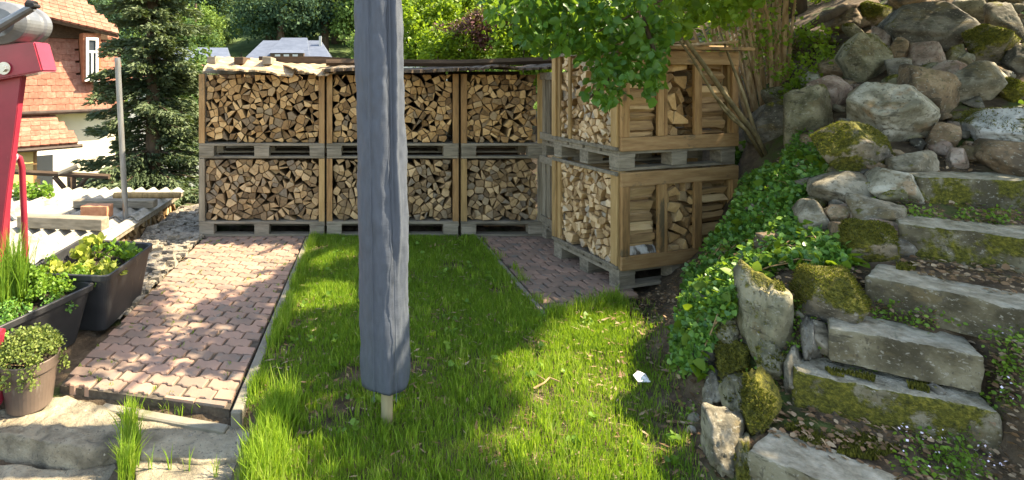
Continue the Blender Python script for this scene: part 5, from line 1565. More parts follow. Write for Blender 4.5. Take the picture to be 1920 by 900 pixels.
def tile_field(E0, E1, up, rows, gauge, parent, xr=None, skip=None):
    """E0 left, E1 right ends of the eave; up = slope direction (unit)"""
    E0, E1, up = Vector(E0), Vector(E1), Vector(up).normalized()
    u = (E1 - E0).normalized(); nrm = u.cross(up).normalized()
    if nrm.z < 0 and abs(nrm.z) > .01: nrm = -nrm
    Lw = (E1 - E0).length; w = .172; rest = MB()
    rot = Matrix((u, (up - nrm * .13).normalized(), nrm)).transposed()
    cells = []
    for j in range(rows):
        xmax = Lw if xr is None else xr(j * gauge)
        xs_ = xmax - w / 2 - (w / 2 if j % 2 else 0)
        while xs_ > -w * 0.2:
            cells.append((j, xs_)); xs_ -= w
        if j % 2: cells.append((j, xmax - w * .25))
    for j, x in cells:
        p = E0 + u * x + up * (j * gauge) + nrm * (.056 + random.uniform(-.002, .003))
        if skip and skip(p): continue
        wp = Matrix.Rotation(HR, 4, 'Z') @ p + HO
        pxx = CX + F * wp.x / wp.y; pyy = CY - F * (wp.z - CH) / wp.y
        M4 = Matrix.Translation(p) @ rot.to_4x4() @ Matrix.Rotation(random.uniform(-.012, .012), 4, 'Z')
        if tiles_left[0] > 0 and 8 < pxx < 240 and pyy > -15:
            o = link('roof_tile', TM, parent); o.matrix_local = M4; tiles_left[0] -= 1
        else:
            rest.add([M4 @ v.co for v in TM.vertices], [tuple(q.vertices) for q in TM.polygons])
    if rest.v:
        o = rest.obj('roof_tiles', M['roof_tile'], parent); o['kind'] = 'stuff'
dh = ze + .1 - zg
lowup = Vector((0, .60, dh)).normalized()
# window / dormer
wxl, wzt = HL(161, 70, -.34); wxr, wzb = HL(184, 150, -.34)
dx0, dx1 = wxl - .05, wxr + .06
def skip_d(p): return dx0 - .02 < p.x < dx1 + .02 and p.z > wzb + .02 and p.y > -.3
tile_field((XL + 4.2, -.33, zg - .02), (0.08, -.33, zg - .02), lowup, int(dh / .148 / lowup.z) + 1, .148, house, skip=skip_d)
hbox(dx0, dx1, -.33, .5, wzb - .05, wzt + .10, 'dormer', mat('dormer_clad', [(0.3, 0.1, 0.05), (0.42, 0.18, 0.09)], 12, bump=.3))
win = thing('window', '', '', (0, 0, 0)); del win['label']; del win['category']; win.parent = house
wx0, wx1, wz0, wz1 = wxl, wxr, wzb, wzt
def wb(x0, x1, z0, z1, y0, y1, name, m): mb = MB(); mb.box(x0, x1, y0, y1, z0, z1); return mb.obj(name, m, win)
wb(wx0, wx0 + .055, wz0, wz1, -.38, -.335, 'frame', M['white_paint']); wb(wx1 - .055, wx1, wz0, wz1, -.38, -.335, 'frame', M['white_paint'])
wb(wx0 + .056, wx1 - .056, wz1 - .06, wz1, -.378, -.335, 'frame', M['white_paint']); wb(wx0 + .056, wx1 - .056, wz0, wz0 + .06, -.378, -.335, 'frame', M['white_paint'])
zm = wz0 + (wz1 - wz0) * .64
wb(wx0 + .056, wx1 - .056, zm, zm + .05, -.376, -.335, 'transom', M['white_paint'])
xm = (wx0 + wx1) / 2
wb(xm - .02, xm + .02, wz0 + .061, zm - .001, -.374, -.335, 'mullion', M['white_paint'])
wb(wx0 + .056, xm - .021, wz0 + .061, zm - .001, -.350, -.336, 'pane', M['glass']); wb(xm + .021, wx1 - .056, wz0 + .061, zm - .001, -.350, -.336, 'pane', M['glass'])
wb(wx0 + .056, wx1 - .056, zm + .051, wz1 - .061, -.350, -.336, 'pane', M['glass'])
wb(wx0 - .03, wx1 + .03, wz0 - .03, wz0 - .001, -.41, -.332, 'sill', M['white_paint'])
# upper roof
ex0, ez0 = HL(-80, 4, -.45); ex1, ez1 = HL(222, 66, -.45)
exm, ezm = HL(55, 27, -.45)
ez0 = ez1 + (ezm - ez1) * (ex0 - ex1) / (exm - ex1)
E0 = (ex0, -.45, ez0); E1 = (ex1, -.45, ez1)
upv = Vector((0, .78, .62)).normalized()
def xr_(s): return (Vector(E1) - Vector(E0)).length - s * .55
tile_field(E0, E1, upv, 11, .155, house, xr=xr_)
u_ = (Vector(E1) - Vector(E0)).normalized(); mb = MB()
a, b = Vector(E0), Vector(E1); q1_ = a + upv * 1.75; q2_ = b + upv * 1.75 - u_ * .96
dn = Vector((0, .03, -.06))
mb.add([a, b, q2_, q1_, a + dn, b + dn, q2_ + dn, q1_ + dn], [(0, 1, 2, 3), (7, 6, 5, 4), (0, 4, 5, 1), (1, 5, 6, 2), (2, 6, 7, 3), (3, 7, 4, 0)])
mb.obj('roof_deck', M['dark_wood'], house)
mb = MB(); mb.box(XL, ex1 - .1, .1, 4, ze - .1, ze + .3); mb.obj('attic_wall', M['dark_wood'], house)
# porch
px0, pz0 = HL(30, 206, -.04); px1, _ = HL(76, 206, -.04)
qx0, qz0 = HL(22, 264, -1.0); qx1, qz1 = HL(146, 270, -1.0)
pe0 = Vector((qx0 - .6, -1.0, qz1)); pe1 = Vector((qx1, -1.0, qz1))
pu = (Vector((0, -.04, pz0)) - Vector((0, -1.0, qz1)))
Lp = pu.length; pu.normalize()
rk = ((pe1.x - px1)) / Lp
tile_field(pe0, pe1, pu, int(Lp / .15) + 1, .15, house, xr=lambda s: (pe1 - pe0).length - s * rk)
porch = MB(); a, b = pe0, pe1; c_ = b + pu * Lp; c_.x = px1; d_ = a + pu * Lp
dn = Vector((0, .03, -.05)); porch.add([a, b, c_, d_, a + dn, b + dn, c_ + dn, d_ + dn], [(0, 1, 2, 3), (7, 6, 5, 4), (0, 4, 5, 1), (1, 5, 6, 2), (2, 6, 7, 3), (3, 7, 4, 0)])
porch.obj('porch_deck', M['dark_wood'], house)
mb = MB(); mb.tube([(pe0.x, -1.04, qz1 - .04), (pe1.x + .08, -1.04, qz1 - .04)], .04, 8); mb.obj('porch_gutter', M['gutter'], house)
yx0, _ = HL(62, 330, -.8); yx1, _ = HL(118, 330, -.8)
hbox(pe0.x, yx0, -.82, -.031, 0, qz1 - .06, 'porch_wall', M['plaster_yellow'])
hbox(yx0 + .001, yx0 + .07, -.80, -.74, 0, qz1 - .06, 'porch_post', M['wood_new'])
hbox(yx0 + .1, yx1 - .02, -.10, -.032, .7, qz1 - .2, 'door_panel', M['white_paint'])
hbox(yx0 + .15, yx1 - .08, -.115, -.101, 1.1, qz1 - .3, 'pane', M['glass'])

# ---------------------------------------------------------------- distant houses and hillside
def gable(name, label, cx_, cy_, z0, w, d, hw, hr, rz, mroof, hip=.25):
    t = thing(name, label, 'house', (cx_, cy_, z0), rz)
    mb = MB(); mb.box(-w / 2, w / 2, -d / 2, d / 2, 0, hw); mb.obj('wall', M['far_wall'], t)
    mb = MB(); o_ = .25; a = w / 2 + o_; b = d / 2 + o_; r_ = a * (1 - hip)
    mb.add([(-a, -b, hw), (a, -b, hw), (a, b, hw), (-a, b, hw), (-r_, 0, hw + hr), (r_, 0, hw + hr)], [(0, 1, 5, 4), (2, 3, 4, 5), (1, 2, 5), (3, 0, 4), (3, 2, 1, 0)])
    mb.obj('roof', mroof, t)
    return t
Yh = 60.0
g0 = P(541, 112, Yh)
h1 = gable('slate_house', 'distant house with a blue-grey slate roof and a wide dark dormer', g0.x, Yh + 3, g0.z - 5.0, 9.6, 7.5, 5.0, 2.45, 0, M['slate'], .30)
# raised central roof with dormer band
mb = MB(); a = [(-2.9, -4.1, 5.02), (2.55, -4.1, 5.02), (1.9, -.4, 7.75), (-1.2, -.4, 7.75), (-2.9, 2, 5.02), (2.55, 2, 5.02)]
mb.add(a, [(0, 1, 2, 3), (1, 5, 2), (4, 0, 3), (5, 4, 3, 2), (0, 4, 5, 1)]); mb.obj('gable_roof', M['slate'], h1)
mb = MB(); mb.box(-1.9, 1.9, -4.35, -3.2, 5.0, 5.72); mb.obj('dormer_face', M['dark_wood'], h1)
for k in range(3):
    mb = MB(); mb.box(-1.35 + k * 1.0, -.75 + k * 1.0, -4.40, -4.355, 5.2, 5.58); mb.obj('pane', M['far_wall'], h1)
mb = MB(); mb.add([(-2.15, -4.5, 5.73), (2.15, -4.5, 5.73), (1.7, -2.6, 6.2), (-1.7, -2.6, 6.2)], [(0, 1, 2, 3)]); mb.obj('dormer_roof', M['slate'], h1)
mb = MB(); mb.box(3.4, 3.7, -1.2, -.9, 6.2, 7.9); mb.obj('chimney', M['far_wall'], h1)
Yh = 105.0; g0 = P(439, 66, Yh)
h2 = gable('white_house', 'tiny white house among trees high on the wooded slope', g0.x, Yh, g0.z - 2.2, 4.2, 4, 2.9, 1.1, .5, M['far_wall'], 0.0)
mb = MB(); mb.box(-.5, .5, -2.05, -2.01, 1.1, 1.9); mb.obj('pane', M['glass'], h2)
Yh = 38.0; g0 = P(362, 118, Yh)
h3 = gable('grey_roof_house', 'distant house with a light grey roof half hidden by the spruce', g0.x, Yh, g0.z - 5.0, 5.0, 5, 5.0, 1.15, .2, M['slate'], .1)
Yh = 26.0; g0 = P(372, 150, Yh)
h4 = gable('tiled_house', 'distant house with a pinkish tiled roof behind the spruce', g0.x - 1.0, Yh, g0.z - 5.0, 4.2, 4, 4.9, 1.0, .3, M['roof_tile'], .1)
Yh = 30.0; g0 = P(800, 112, Yh)
h5 = gable('pale_roof_house', 'distant house with a pale roof glimpsed between bright bushes right of the parasol', g0.x, Yh, g0.z - 4.6, 3.6, 4, 4.8, 1.5, 0, M['far_wall'], .1)

def crown_mesh(name, R_, Hc, n, per, size, m, seed, lobes=9, flat=.8):
    global rng
    rng = np.random.default_rng(seed)
    L = fr(lobes) * rng.uniform(.25, .62, lobes)[:, None]
    L[:, 2] = np.abs(L[:, 2]) * 1.3 - .25
    lr = rng.uniform(.32, .5, lobes)
    k = rng.integers(0, lobes, n)
    d = fr(n); d[:, 2] = np.where(d[:, 2] < -.3, -d[:, 2], d[:, 2])
    c = (L[k] + d * (lr[k] * rng.uniform(.7, 1.05, n))[:, None]) * np.array([R_, R_, Hc / 2])
    c[:, 2] += Hc * .5
    V, Fc, A = clump(c, size * 2.2, per, size, T_DIA, up=.6)
    return rawmesh(name, V, Fc, 4, m, A)
FM = []
for s, (mm, rr_, hh_) in enumerate((('far_leaf_a', 2.6, 6.0), ('far_leaf_b', 2.4, 5.0), ('far_leaf_c', 2.0, 7.0), ('far_leaf_a', 3.0, 5.5), ('far_leaf_b', 2.0, 6.0), ('far_leaf_c', 2.7, 6.5))):
    FM.append(crown_mesh('crown', rr_, hh_, 520, 18, .15, M[mm], 40 + s))
rng = np.random.default_rng(99)
mbt = MB(); mbt.tube([(0, 0, -1.0), (0.05, 0, 1.5), (-.05, .05, 3.5)], [.22, .18, .07], 7); TRM = mbt.mesh(M['bark'], 'trunk')
LBL = {0: 'mid green bushy tree on the wooded hillside', 1: 'light spring-green tree on the wooded hillside', 2: 'dark blue-green tree on the wooded hillside', 3: 'broad green tree on the wooded hillside', 4: 'narrow light green tree on the wooded hillside', 5: 'tall dark tree on the wooded hillside'}
hr_ = random.Random(8)
def hill_tree(x, y, sc, kind, lab=None, z=None):
    z = Hs(x, y) if z is None else z
    px_ = CX + F * x / y
    if px_ < 60 or px_ > 1150: return
    if lab is None:
        hgt = 'low on' if y < 70 else ('halfway up' if y < 108 else 'high on')
        beside = ('beyond the red-roofed house' if px_ < 215 else 'behind the spruce' if px_ < 375 else 'around the tiny white house' if px_ < 470 else 'above the slate-roofed house' if px_ < 610
                  else 'just left of the parasol' if px_ < 675 else 'behind the parasol' if px_ < 770 else 'right of the parasol')
        lab = LBL[kind].split(' on the')[0] + ' ' + hgt + ' the wooded slope, ' + beside
    t = thing('hillside_tree', lab or LBL[kind], 'tree', (x, y, z), hr_.uniform(0, 6.28), 'trees on the hillside')
    t.scale = (sc, sc, sc * hr_.uniform(.85, 1.15))
    link('trunk', TRM, t); c_ = link('crown', FM[kind], t, (0, 0, -1.3))
pts_ = []
for row, (Y0, nrow, sc) in enumerate(((50, 20, .55), (58, 24, .6), (54, 18, 1.0), (64, 20, 1.25), (74, 17, 1.5), (86, 18, 1.7), (100, 19, 1.9), (116, 20, 2.1), (134, 20, 2.4), (156, 20, 2.8))):
    for k in range(nrow):
        x = (-0.86 + 1.42 * (k + hr_.uniform(.1, .9)) / nrow) * Y0
        y = Y0 + hr_.uniform(-3, 3)
        pxx = CX + F * x / y
        s = sc * hr_.uniform(.75, 1.25)
        if y < 62 and 430 < pxx < 660: continue
        if y < 70 and 440 < pxx < 640: s *= .45
        if y < 103 and 400 < pxx < 478: s *= .30
        if y < 60 and pxx > 690 and hr_.random() < .3: continue
        kind = hr_.choice((0, 2, 5, 3, 2, 2, 5, 0, 4)) if pxx < 640 else hr_.choice((1, 4, 1, 4, 0, 3))
        if 380 < pxx < 460 and y < 75: kind = 1
        hill_tree(x, y, s * 1.75, kind)
# a few closer bright crowns left of the slate house and right of the parasol
for (px, base, Y, sc, kind, lab) in ((395, 125, 44, .62, 1, 'round light green tree between the spruce and the slate-roofed house'), (437, 128, 46, .45, 2, 'small dark conical tree beside the slate-roofed house'), (415, 122, 50, .65, 4, 'light green tree behind the grey-roofed house'),
                                     (690, 130, 45, .8, 0, 'green tree right of the slate-roofed house behind the parasol'), (650, 128, 56, .8, 3, 'mid green tree at the right end of the slate roof')):
    p = P(px, base, Y); hill_tree(p.x, Y, sc, kind, lab, z=p.z - 2.0)

# bright bushes behind the crates right of the parasol
def bush(label, px, py, Y, rx, rz_, n, per, size, m, name='garden_bush', stems=5, T=T_LEAF, cat='bush', up=.5, ground=None):
    c = P(px, py, Y)
    gz = Hs(c.x, Y) if ground is None else ground
    lob = fr(14) * np.array([rx, rx * .8, rz_]) * .6
    k = rng.integers(0, 14, n)
    cc = lob[k] + fr(n) * np.array([rx, rx * .8, rz_]) * .42 * rng.uniform(.5, 1, n)[:, None] + np.array([c.x, c.y, c.z])
    t = thing(name, label, cat, (c.x, c.y, gz))
    V, Fc, A = clump(cc, size * 2.2, per, size, T, up=up); V = V - np.array(t.location)
    link('leaves', rawmesh('leaves', V, Fc, 4, m, A), t)
    mb = MB()
    for s in range(stems):
        e = cc[rng.integers(0, n)]
        bx, by = c.x + random.uniform(-.15, .15) * rx, c.y + random.uniform(-.1, .1)
        mid = ((bx + e[0]) / 2 + random.uniform(-.1, .1), (by + e[1]) / 2, (gz + e[2]) / 2)
        mb.tube([(bx, by, gz - .1), mid, tuple(e)], [.03, .02, .008], 6)
    mb.obj('branches', M['bark'], t, world=True)
    return t
bush('shaded green hedge bush between the spruce and the left crate', 345, 215, 10.5, .9, 1.5, 300, 22, .09, M['far_leaf_a'])
bush('yellow-green leafy bush right of the parasol behind the felt roof', 790, 42, 9.5, .75, .8, 260, 22, .075, M['leaf_bright'])
bush('bright leafy shrub low behind the felt roof, left of the purple bush', 845, 95, 8.6, .7, .42, 200, 20, .065, M['leaf_bright'])
bush('dark purple-leaved bush behind the felt roof', 900, 55, 8.4, .75, .34, 170, 18, .055, M['leaf_purple'])
bush('sunlit light green crown above the purple bush', 880, 8, 10.5, .9, .45, 190, 20, .085, M['leaf_bright'])
bush('green bush between the purple bush and the front crate stack', 985, 90, 7.8, .55, .55, 180, 20, .07, M['leaf_bright'])
bush('tall bright bush behind the inner corner of the stacks', 1010, 20, 9.2, .95, .8, 260, 22, .09, M['leaf_tree'])
bush('loose green bush high behind the front stack', 1180, 10, 9.5, 1.6, .95, 380, 20, .10, M['leaf_tree'])
bush('sunny yellow-green bush behind the shrub stems', 1480, 60, 8.0, 1.5, .85, 420, 22, .075, M['leaf_bright'])
bush('bright low foliage between the shrub stems and the heap', 1545, 40, 6.6, .7, .5, 220, 24, .05, M['leaf_bright'])
bush('yellow-green leaves around the foot of the shrub stems', 1512, 150, (march(1512, 150) or 5) - .15, .26, .34, 60, 12, .034, M['leaf_bright'])
bush('sunlit leaves between the stems and the crest rocks', 1530, 85, (march(1530, 85) or 5) - .2, .22, .22, 45, 12, .036, M['leaf_bright'])
bush('bright shrub crown beyond the top of the rock heap', 1640, -25, 8.0, 1.3, .45, 240, 22, .07, M['leaf_bright'])
bush('dark green shrub behind the upper right rocks', 1830, -60, 7.0, 1.6, .55, 260, 22, .07, M['leaf_tree'])
bush('shaded dark green shrub behind the right end of the front stack', 1400, 150, 6.2, .75, .85, 260, 24, .055, M['leaf_ivy'])
bush('small fresh green shoot beside the upper front pallet', 1382, 290, 4.3, .12, .13, 16, 14, .05, M['leaf_tree'], ground=.6, stems=4)

# ---------------------------------------------------------------- spruce
sp_base = P(285, 380, 8.6)
spz = -2.3
spr = thing('spruce_tree', 'dark blue-green spruce between the house and the crates', 'tree', (sp_base.x, 8.6, spz))
mb = MB(); mb.tube([(0, 0, -.2), (.03, 0, 2.5), (0.0, 0, 5.2), (-.02, 0, 7.5)], [.17, .13, .08, .02], 10); mb.obj('trunk', M['bark'], spr, True)
na = []; brm = MB()
for lvl in range(44):
    z = .6 + lvl * .155
    L0 = 1.20 * (1 - (z / 7.6)) ** .55 + .05
    for b_ in range(7):
        z = .6 + lvl * .155 + random.uniform(-.12, .12)
        a = random.uniform(0, 6.28); L = L0 * random.uniform(.55, 1.2)
        pts = []
        for s in range(6):
            t = s / 5
            pts.append(Vector((math.cos(a) * L * t, math.sin(a) * L * t, z + .10 * t - .34 * L * t * t + .16 * L * t ** 4)))
        brm.tube(pts, [.018, .015, .012, .009, .006, .003], 4, cap=False)
        n = int(330 * L)
        t = rng.random(n) ** .7; i = np.minimum((t * 5).astype(int), 4)
        pa2 = np.array([tuple(p) for p in pts])
        q = pa2[i] + (pa2[i + 1] - pa2[i]) * (t * 5 - i)[:, None]
        side = np.array([-math.sin(a), math.cos(a), 0]); w = rng.normal(0, .17, n) * (1.15 - t) * L + rng.normal(0, .02, n)
        q = q + side * w[:, None]; q[:, 2] -= np.abs(w) * .35 + rng.random(n) * .13 - .03
        ax = np.array([math.cos(a), math.sin(a), -.25]) + side * (np.sign(w) * rng.uniform(.3, 1, n))[:, None] + rng.normal(0, .25, (n, 3))
        nm = np.array([0, 0, 1]) + rng.normal(0, .9, (n, 3))
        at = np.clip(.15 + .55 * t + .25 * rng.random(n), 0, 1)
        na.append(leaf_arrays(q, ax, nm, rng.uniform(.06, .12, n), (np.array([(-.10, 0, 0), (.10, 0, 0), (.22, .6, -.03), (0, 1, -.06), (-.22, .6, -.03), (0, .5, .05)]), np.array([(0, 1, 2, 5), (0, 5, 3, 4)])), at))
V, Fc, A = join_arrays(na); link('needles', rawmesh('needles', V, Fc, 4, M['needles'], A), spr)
brm.obj('branches', M['bark'], spr)

# ---------------------------------------------------------------- shrub with many upright stems
sb = P(1425, 232, 4.7)
shr = thing('stem_shrub', 'tall shrub with a thicket of bare tan stems behind the front stack', 'shrub', (sb.x, sb.y, sb.z - .05))
mb = MB(); lf = []
rs = random.Random(12)
stems = [(1300, 1262), (1320, 1290), (1335, 1330), (1350, 1318), (1362, 1345), (1372, 1368), (1380, 1352), (1390, 1388), (1398, 1375), (1405, 1400), (1412, 1392), (1420, 1420), (1424, 1408), (1430, 1432), (1438, 1445), (1444, 1428), (1450, 1452), (1456, 1462), (1462, 1458), (1470, 1480), (1478, 1472), (1484, 1495), (1410, 1440), (1395, 1430), (1436, 1405), (1340, 1380), (1360, 1300), (1428, 1465)]
tips = []
for k, (mid, top) in enumerate(stems):
    Y0 = 4.75 + rs.uniform(-.15, .2); Y1 = Y0 + rs.uniform(-.3, .4)
    bx = 1432 + (mid - 1400) * .45 + rs.uniform(-14, 14)
    if mid > 1440: bx = mid + rs.uniform(-5, 5)
    p0 = P(bx, 225 - abs(bx - 1430) * .3, Y0); p3 = P(top + rs.uniform(-8, 8), -60, Y1); p2 = P(mid, 60, (Y0 + Y1) / 2); p1 = P((bx + mid) / 2 + rs.uniform(-6, 6), 150, Y0)
    p0.z -= .1
    r0 = rs.uniform(.013, .027)
    if mid in (1450, 1470): r0 = .034
    mb.tube([p0, p1, p2, p3], [r0, r0 * .85, r0 * .7, r0 * .5], 6)
    for q in range(3):
        s = p1.lerp(p2, rs.random()); e = s + Vector((rs.uniform(-.2, .2), rs.uniform(-.15, .15), rs.uniform(.05, .3)))
        mb.tube([s, e], [.005, .002], 4); tips.append(e)
    tips += [p3, p2.lerp(p3, .5)]
mb.obj('stems', M['stem_tan'], shr, world=True)
tp = np.array([tuple(t) for t in tips]); tp = tp + rng.normal(0, .06, tp.shape)
V, Fc, A = clump(tp, .13, 8, .042, T_LEAF, up=.3); V = V - np.array(shr.location); link('leaves', rawmesh('leaves', V, Fc, 4, M['leaf_bright'], A), shr)

# leaning branches in front of the front stack
lb = thing('leaning_branch', 'thick bare branches leaning diagonally across the right bay of the front stack', 'branch', tuple(P(1440, 300, 3.85)))
mb = MB()
for pts, r0 in (([(1448, 318, 3.9), (1418, 255, 3.8), (1372, 195, 3.68), (1322, 125, 3.6), (1285, 75, 3.55), (1240, 20, 3.5), (1215, -40, 3.5)], .022), ([(1440, 310, 3.9), (1400, 245, 3.75), (1340, 180, 3.62), (1295, 105, 3.55), (1262, 60, 3.5)], .014),
                ([(1400, 245, 3.76), (1372, 222, 3.7), (1352, 200, 3.66), (1330, 160, 3.62)], .012), ([(1418, 255, 3.8), (1395, 180, 3.8), (1372, 120, 3.85), (1350, 60, 3.9)], .014)):
    mb.tube([P(*p) for p in pts], [r0 * (1 - .55 * i / (len(pts) - 1)) for i in range(len(pts))], 8)
mb.obj('branch_wood', mat('branch_bark', [(0.07, 0.055, 0.03), (0.18, 0.14, 0.07), (0.34, 0.27, 0.16)], (14, 14, 5), bump=.6, bdist=.005), lb, world=True, smooth=True)

# dead branch lying on the crest
mb = MB(); mb.tube([P(1497, 60, 4.9), P(1530, 42, 4.9), P(1575, 20, 4.95), P(1640, 8, 5.0)], [.03, .04, .045, .05], 8); o = mb.obj('dead_branch', M['bark'], smooth=True); centre(o); tag(o, 'dark curved dead branch resting on the crest rocks', 'branch')

# ---------------------------------------------------------------- big tree whose crown shades the garden
LIT = [[(1140, 585), (1245, 605), (1220, 700), (1245, 790), (1290, 905), (1000, 905), (930, 860), (990, 770), (950, 700), (1020, 640), (1060, 598)],
       [(520, 545), (665, 540), (670, 630), (560, 650), (470, 700), (440, 760), (470, 690), (500, 600)],
       [(495, 770), (570, 800), (560, 960), (495, 960)], [(250, 868), (500, 862), (500, 1000), (240, 1000)], [(-100, 745), (120, 742), (215, 770), (180, 810), (-100, 825)],
       [(150, 690), (330, 650), (460, 690), (440, 762), (120, 716)], [(300, 480), (380, 450), (560, 455), (520, 520), (400, 560), (300, 590)],
       [(280, 600), (420, 590), (440, 640), (280, 650)], [(280, 395), (372, 400), (300, 520), (270, 540)], [(560, 470), (640, 470), (640, 490), (550, 495)], [(860, 470), (900, 460), (960, 530), (900, 520)]]
LITG = [[(G(x, y).x, G(x, y).y) for x, y in p] for p in LIT] + [[(-2.0, 2.04), (-.42, 2.04), (-.42, 2.56), (-2.0, 2.56)]]
TAN = math.tan(R(SUN_EL)); AZ = R(SUN_AZ)
def lit_at(x, y):
    m = np.zeros(x.shape, bool)
    for p in LITG: m |= in_poly(x, y, p)
    return m
def shade_clumps(n, zlo, zhi, gx0, gx1, gy0, gy1, margin=.15):
    gx = rng.uniform(gx0, gx1, n); gy = rng.uniform(gy0, gy1, n); z = rng.uniform(zlo, zhi, n)
    bad = np.zeros(n, bool)
    for dx, dy in ((0, 0), (margin, 0), (-margin, 0), (0, margin), (0, -margin)): bad |= lit_at(gx + dx, gy + dy)
    gx, gy, z = gx[~bad], gy[~bad], z[~bad]
    x = gx + z / TAN * math.cos(AZ); y = gy + z / TAN * math.sin(AZ)
    return np.stack([x, y, z], 1)
def off_view(c, m=.15):        # crown clumps that would hang into the open view are dropped
    pxx = CX + F * c[:, 0] / np.maximum(c[:, 1], .05); pyy = CY - F * (c[:, 2] - CH) / np.maximum(c[:, 1], .05)
    return (pyy < -70) | (c[:, 1] < .6) | (pxx > 2150) | (pxx < -300)
tree = thing('walnut_tree', 'large leafy tree whose branches hang over the front crate stack from above', 'tree', (5.4, 6.6, Hs(5.4, 6.6)))
A1 = shade_clumps(3700, 2.3, 5.2, -.75, 2.6, 1.2, 5.3)
A1 = A1[off_view(A1)]
# thin shade over the brick path, dappled
A2 = shade_clumps(1500, 2.8, 5.0, -1.9, -.5, 1.4, 6.0, .02); A2 = A2[off_view(A2)]
A3 = shade_clumps(1500, 2.9, 6.2, 1.3, 6.5, 1.2, 7.2); A3 = A3[(A3[:, 0] - A3[:, 2] / TAN < 2.5) | (rng.random(len(A3)) < .55)]; A3 = A3[off_view(A3)]
A3 = A3[vn(A3[:, 0] - A3[:, 2] / TAN, A3[:, 1], 4.0, 5.0) < .80]
AC = np.vstack([A1, A2, A3])
V, Fc, A = clump(AC, .13, 11, .085, T_LEAF, up=.5, down=.3)
V = V - np.array(tree.location); link('crown', rawmesh('crown', V, Fc, 4, M['leaf_tree'], A), tree)
mb = MB(); tl = Vector(tree.location)
mb.tube([tl - Vector((0, 0, .3)), tl + Vector((-.1, -.1, 1.2)), tl + Vector((-.3, -.4, 2.4)), tl + Vector((-.6, -1.0, 3.6))], [.26, .2, .16, .10], 12)
for e in ((2.9, 2.6, 4.4), (3.4, 4.6, 4.6), (4.6, 2.8, 5.0), (6.2, 3.6, 5.4), (7.0, 5.6, 5.2)):
    s = tl + Vector((-.3, -.4, 2.4)); e = Vector(e); mdl = s.lerp(e, .5) + Vector((0, 0, .3))
    mb.tube([s, mdl, e], [.10, .06, .02], 7)
mb.obj('trunk', M['bark'], tree, world=True, smooth=True)
# hanging foliage in view
hang = []
hpoly = [(905, 0), (1245, 0), (1250, 60), (1235, 120), (1225, 170), (1185, 130), (1160, 175), (1120, 200), (1085, 190), (1110, 130), (1075, 85), (1040, 100), (985, 75), (955, 40), (920, 30)]
hx, hy = rng.uniform(890, 1260, 2600), rng.uniform(-60, 205, 2600)
ins = in_poly(hx, hy, hpoly) | ((hy < 0) & (hx > 890)); hx, hy = hx[ins], hy[ins]
keep = rng.random(len(hx)) < np.where(vn(hx / 60, hy / 60, 3.0, 1.0) > .35, .34, .10); hx, hy = hx[keep], hy[keep]
Yz = rng.uniform(2.75, 3.45, len(hx))
cc = np.stack([(hx - CX) * Yz / F, Yz, CH - (hy - CY) * Yz / F], 1)
V, Fc, A = clump(cc, .06, 7, .058, T_LEAF, up=.6, down=.9)
V = V - np.array(tree.location); link('hanging_leaves', rawmesh('hanging_leaves', V, Fc, 4, M['leaf_tree'], A), tree)
mb = MB()
for pts in ([(1420, -120, 3.6), (1300, -30, 3.3), (1200, 20, 3.1), (1120, 60, 3.0), (1060, 85, 3.0)], [(1200, 20, 3.1), (1190, 80, 3.05), (1140, 150, 3.0), (1105, 185, 3.0)], [(1250, -60, 3.3), (1100, -20, 3.2), (1000, 10, 3.2), (930, 15, 3.2)], [(1200, 20, 3.1), (1225, 90, 3.1), (1232, 150, 3.1)]):
    mb.tube([P(*p) for p in pts], [.016, .012, .008, .005, .003][:len(pts)], 6)
mb.obj('branch', M['bark'], tree, world=True)
hx, hy = rng.uniform(1235, 1430, 900), rng.uniform(-60, 75, 900); Yz = rng.uniform(3.2, 3.9, 900)
k = (hy < 66 - (hx - 1245) * .25 + 14 * np.sin(hx * .07)) & (rng.random(900) < .30)
for a, b in ((1300, 45), (1290, 60), (1235, 60), (1310, 20), (1270, 40)): pass
cc = np.stack([(hx - CX) * Yz / F, Yz, CH - (hy - CY) * Yz / F], 1)[k]
V, Fc, A = clump(cc, .05, 5, .06, T_LEAF, up=.6, down=.6); V = V - np.array(lb.location); link('leaves', rawmesh('leaves', V, Fc, 4, M['leaf_bright'], A), lb)

# ---------------------------------------------------------------- ivy over the bank
ivp = [(1555, 262), (1500, 250), (1470, 300), (1400, 330), (1385, 380), (1330, 460), (1295, 500), (1282, 560), (1268, 640), (1262, 690), (1300, 700), (1330, 640), (1350, 600), (1395, 545), (1430, 500), (1480, 490), (1560, 505), (1595, 475), (1550, 440), (1490, 415), (1495, 380), (1530, 340), (1575, 320)]
def ray_clumps(poly, n, x0, x1, y0, y1, dens=None, lift=.03):
    x = rng.uniform(x0, x1, n); y = rng.uniform(y0, y1, n)
    k = in_poly(x, y, poly)
    x, y = x[k], y[k]
    out = []
    for a, b in zip(x, y):
        Y = march(a, b, 1.5, 6)
        if Y: out.append(tuple(P(a, b, Y - lift - rng.random() * .05)))
    return np.array(out)
iv = ray_clumps(ivp, 6800, 1255, 1600, 240, 705)
keep = (vn(iv[:, 0], iv[:, 2] * 2 + iv[:, 1], 9.0, 2.0) > .34) | (rng.random(len(iv)) < .22)
iv = iv[keep]
ivy = thing('ivy', 'ivy with small bright leaves spilling over the bank beside the front stack', 'ivy', (2.1, 2.95, 0))
V, Fc, A = clump(iv, .045, 12, .026, T_IVY, up=.9)
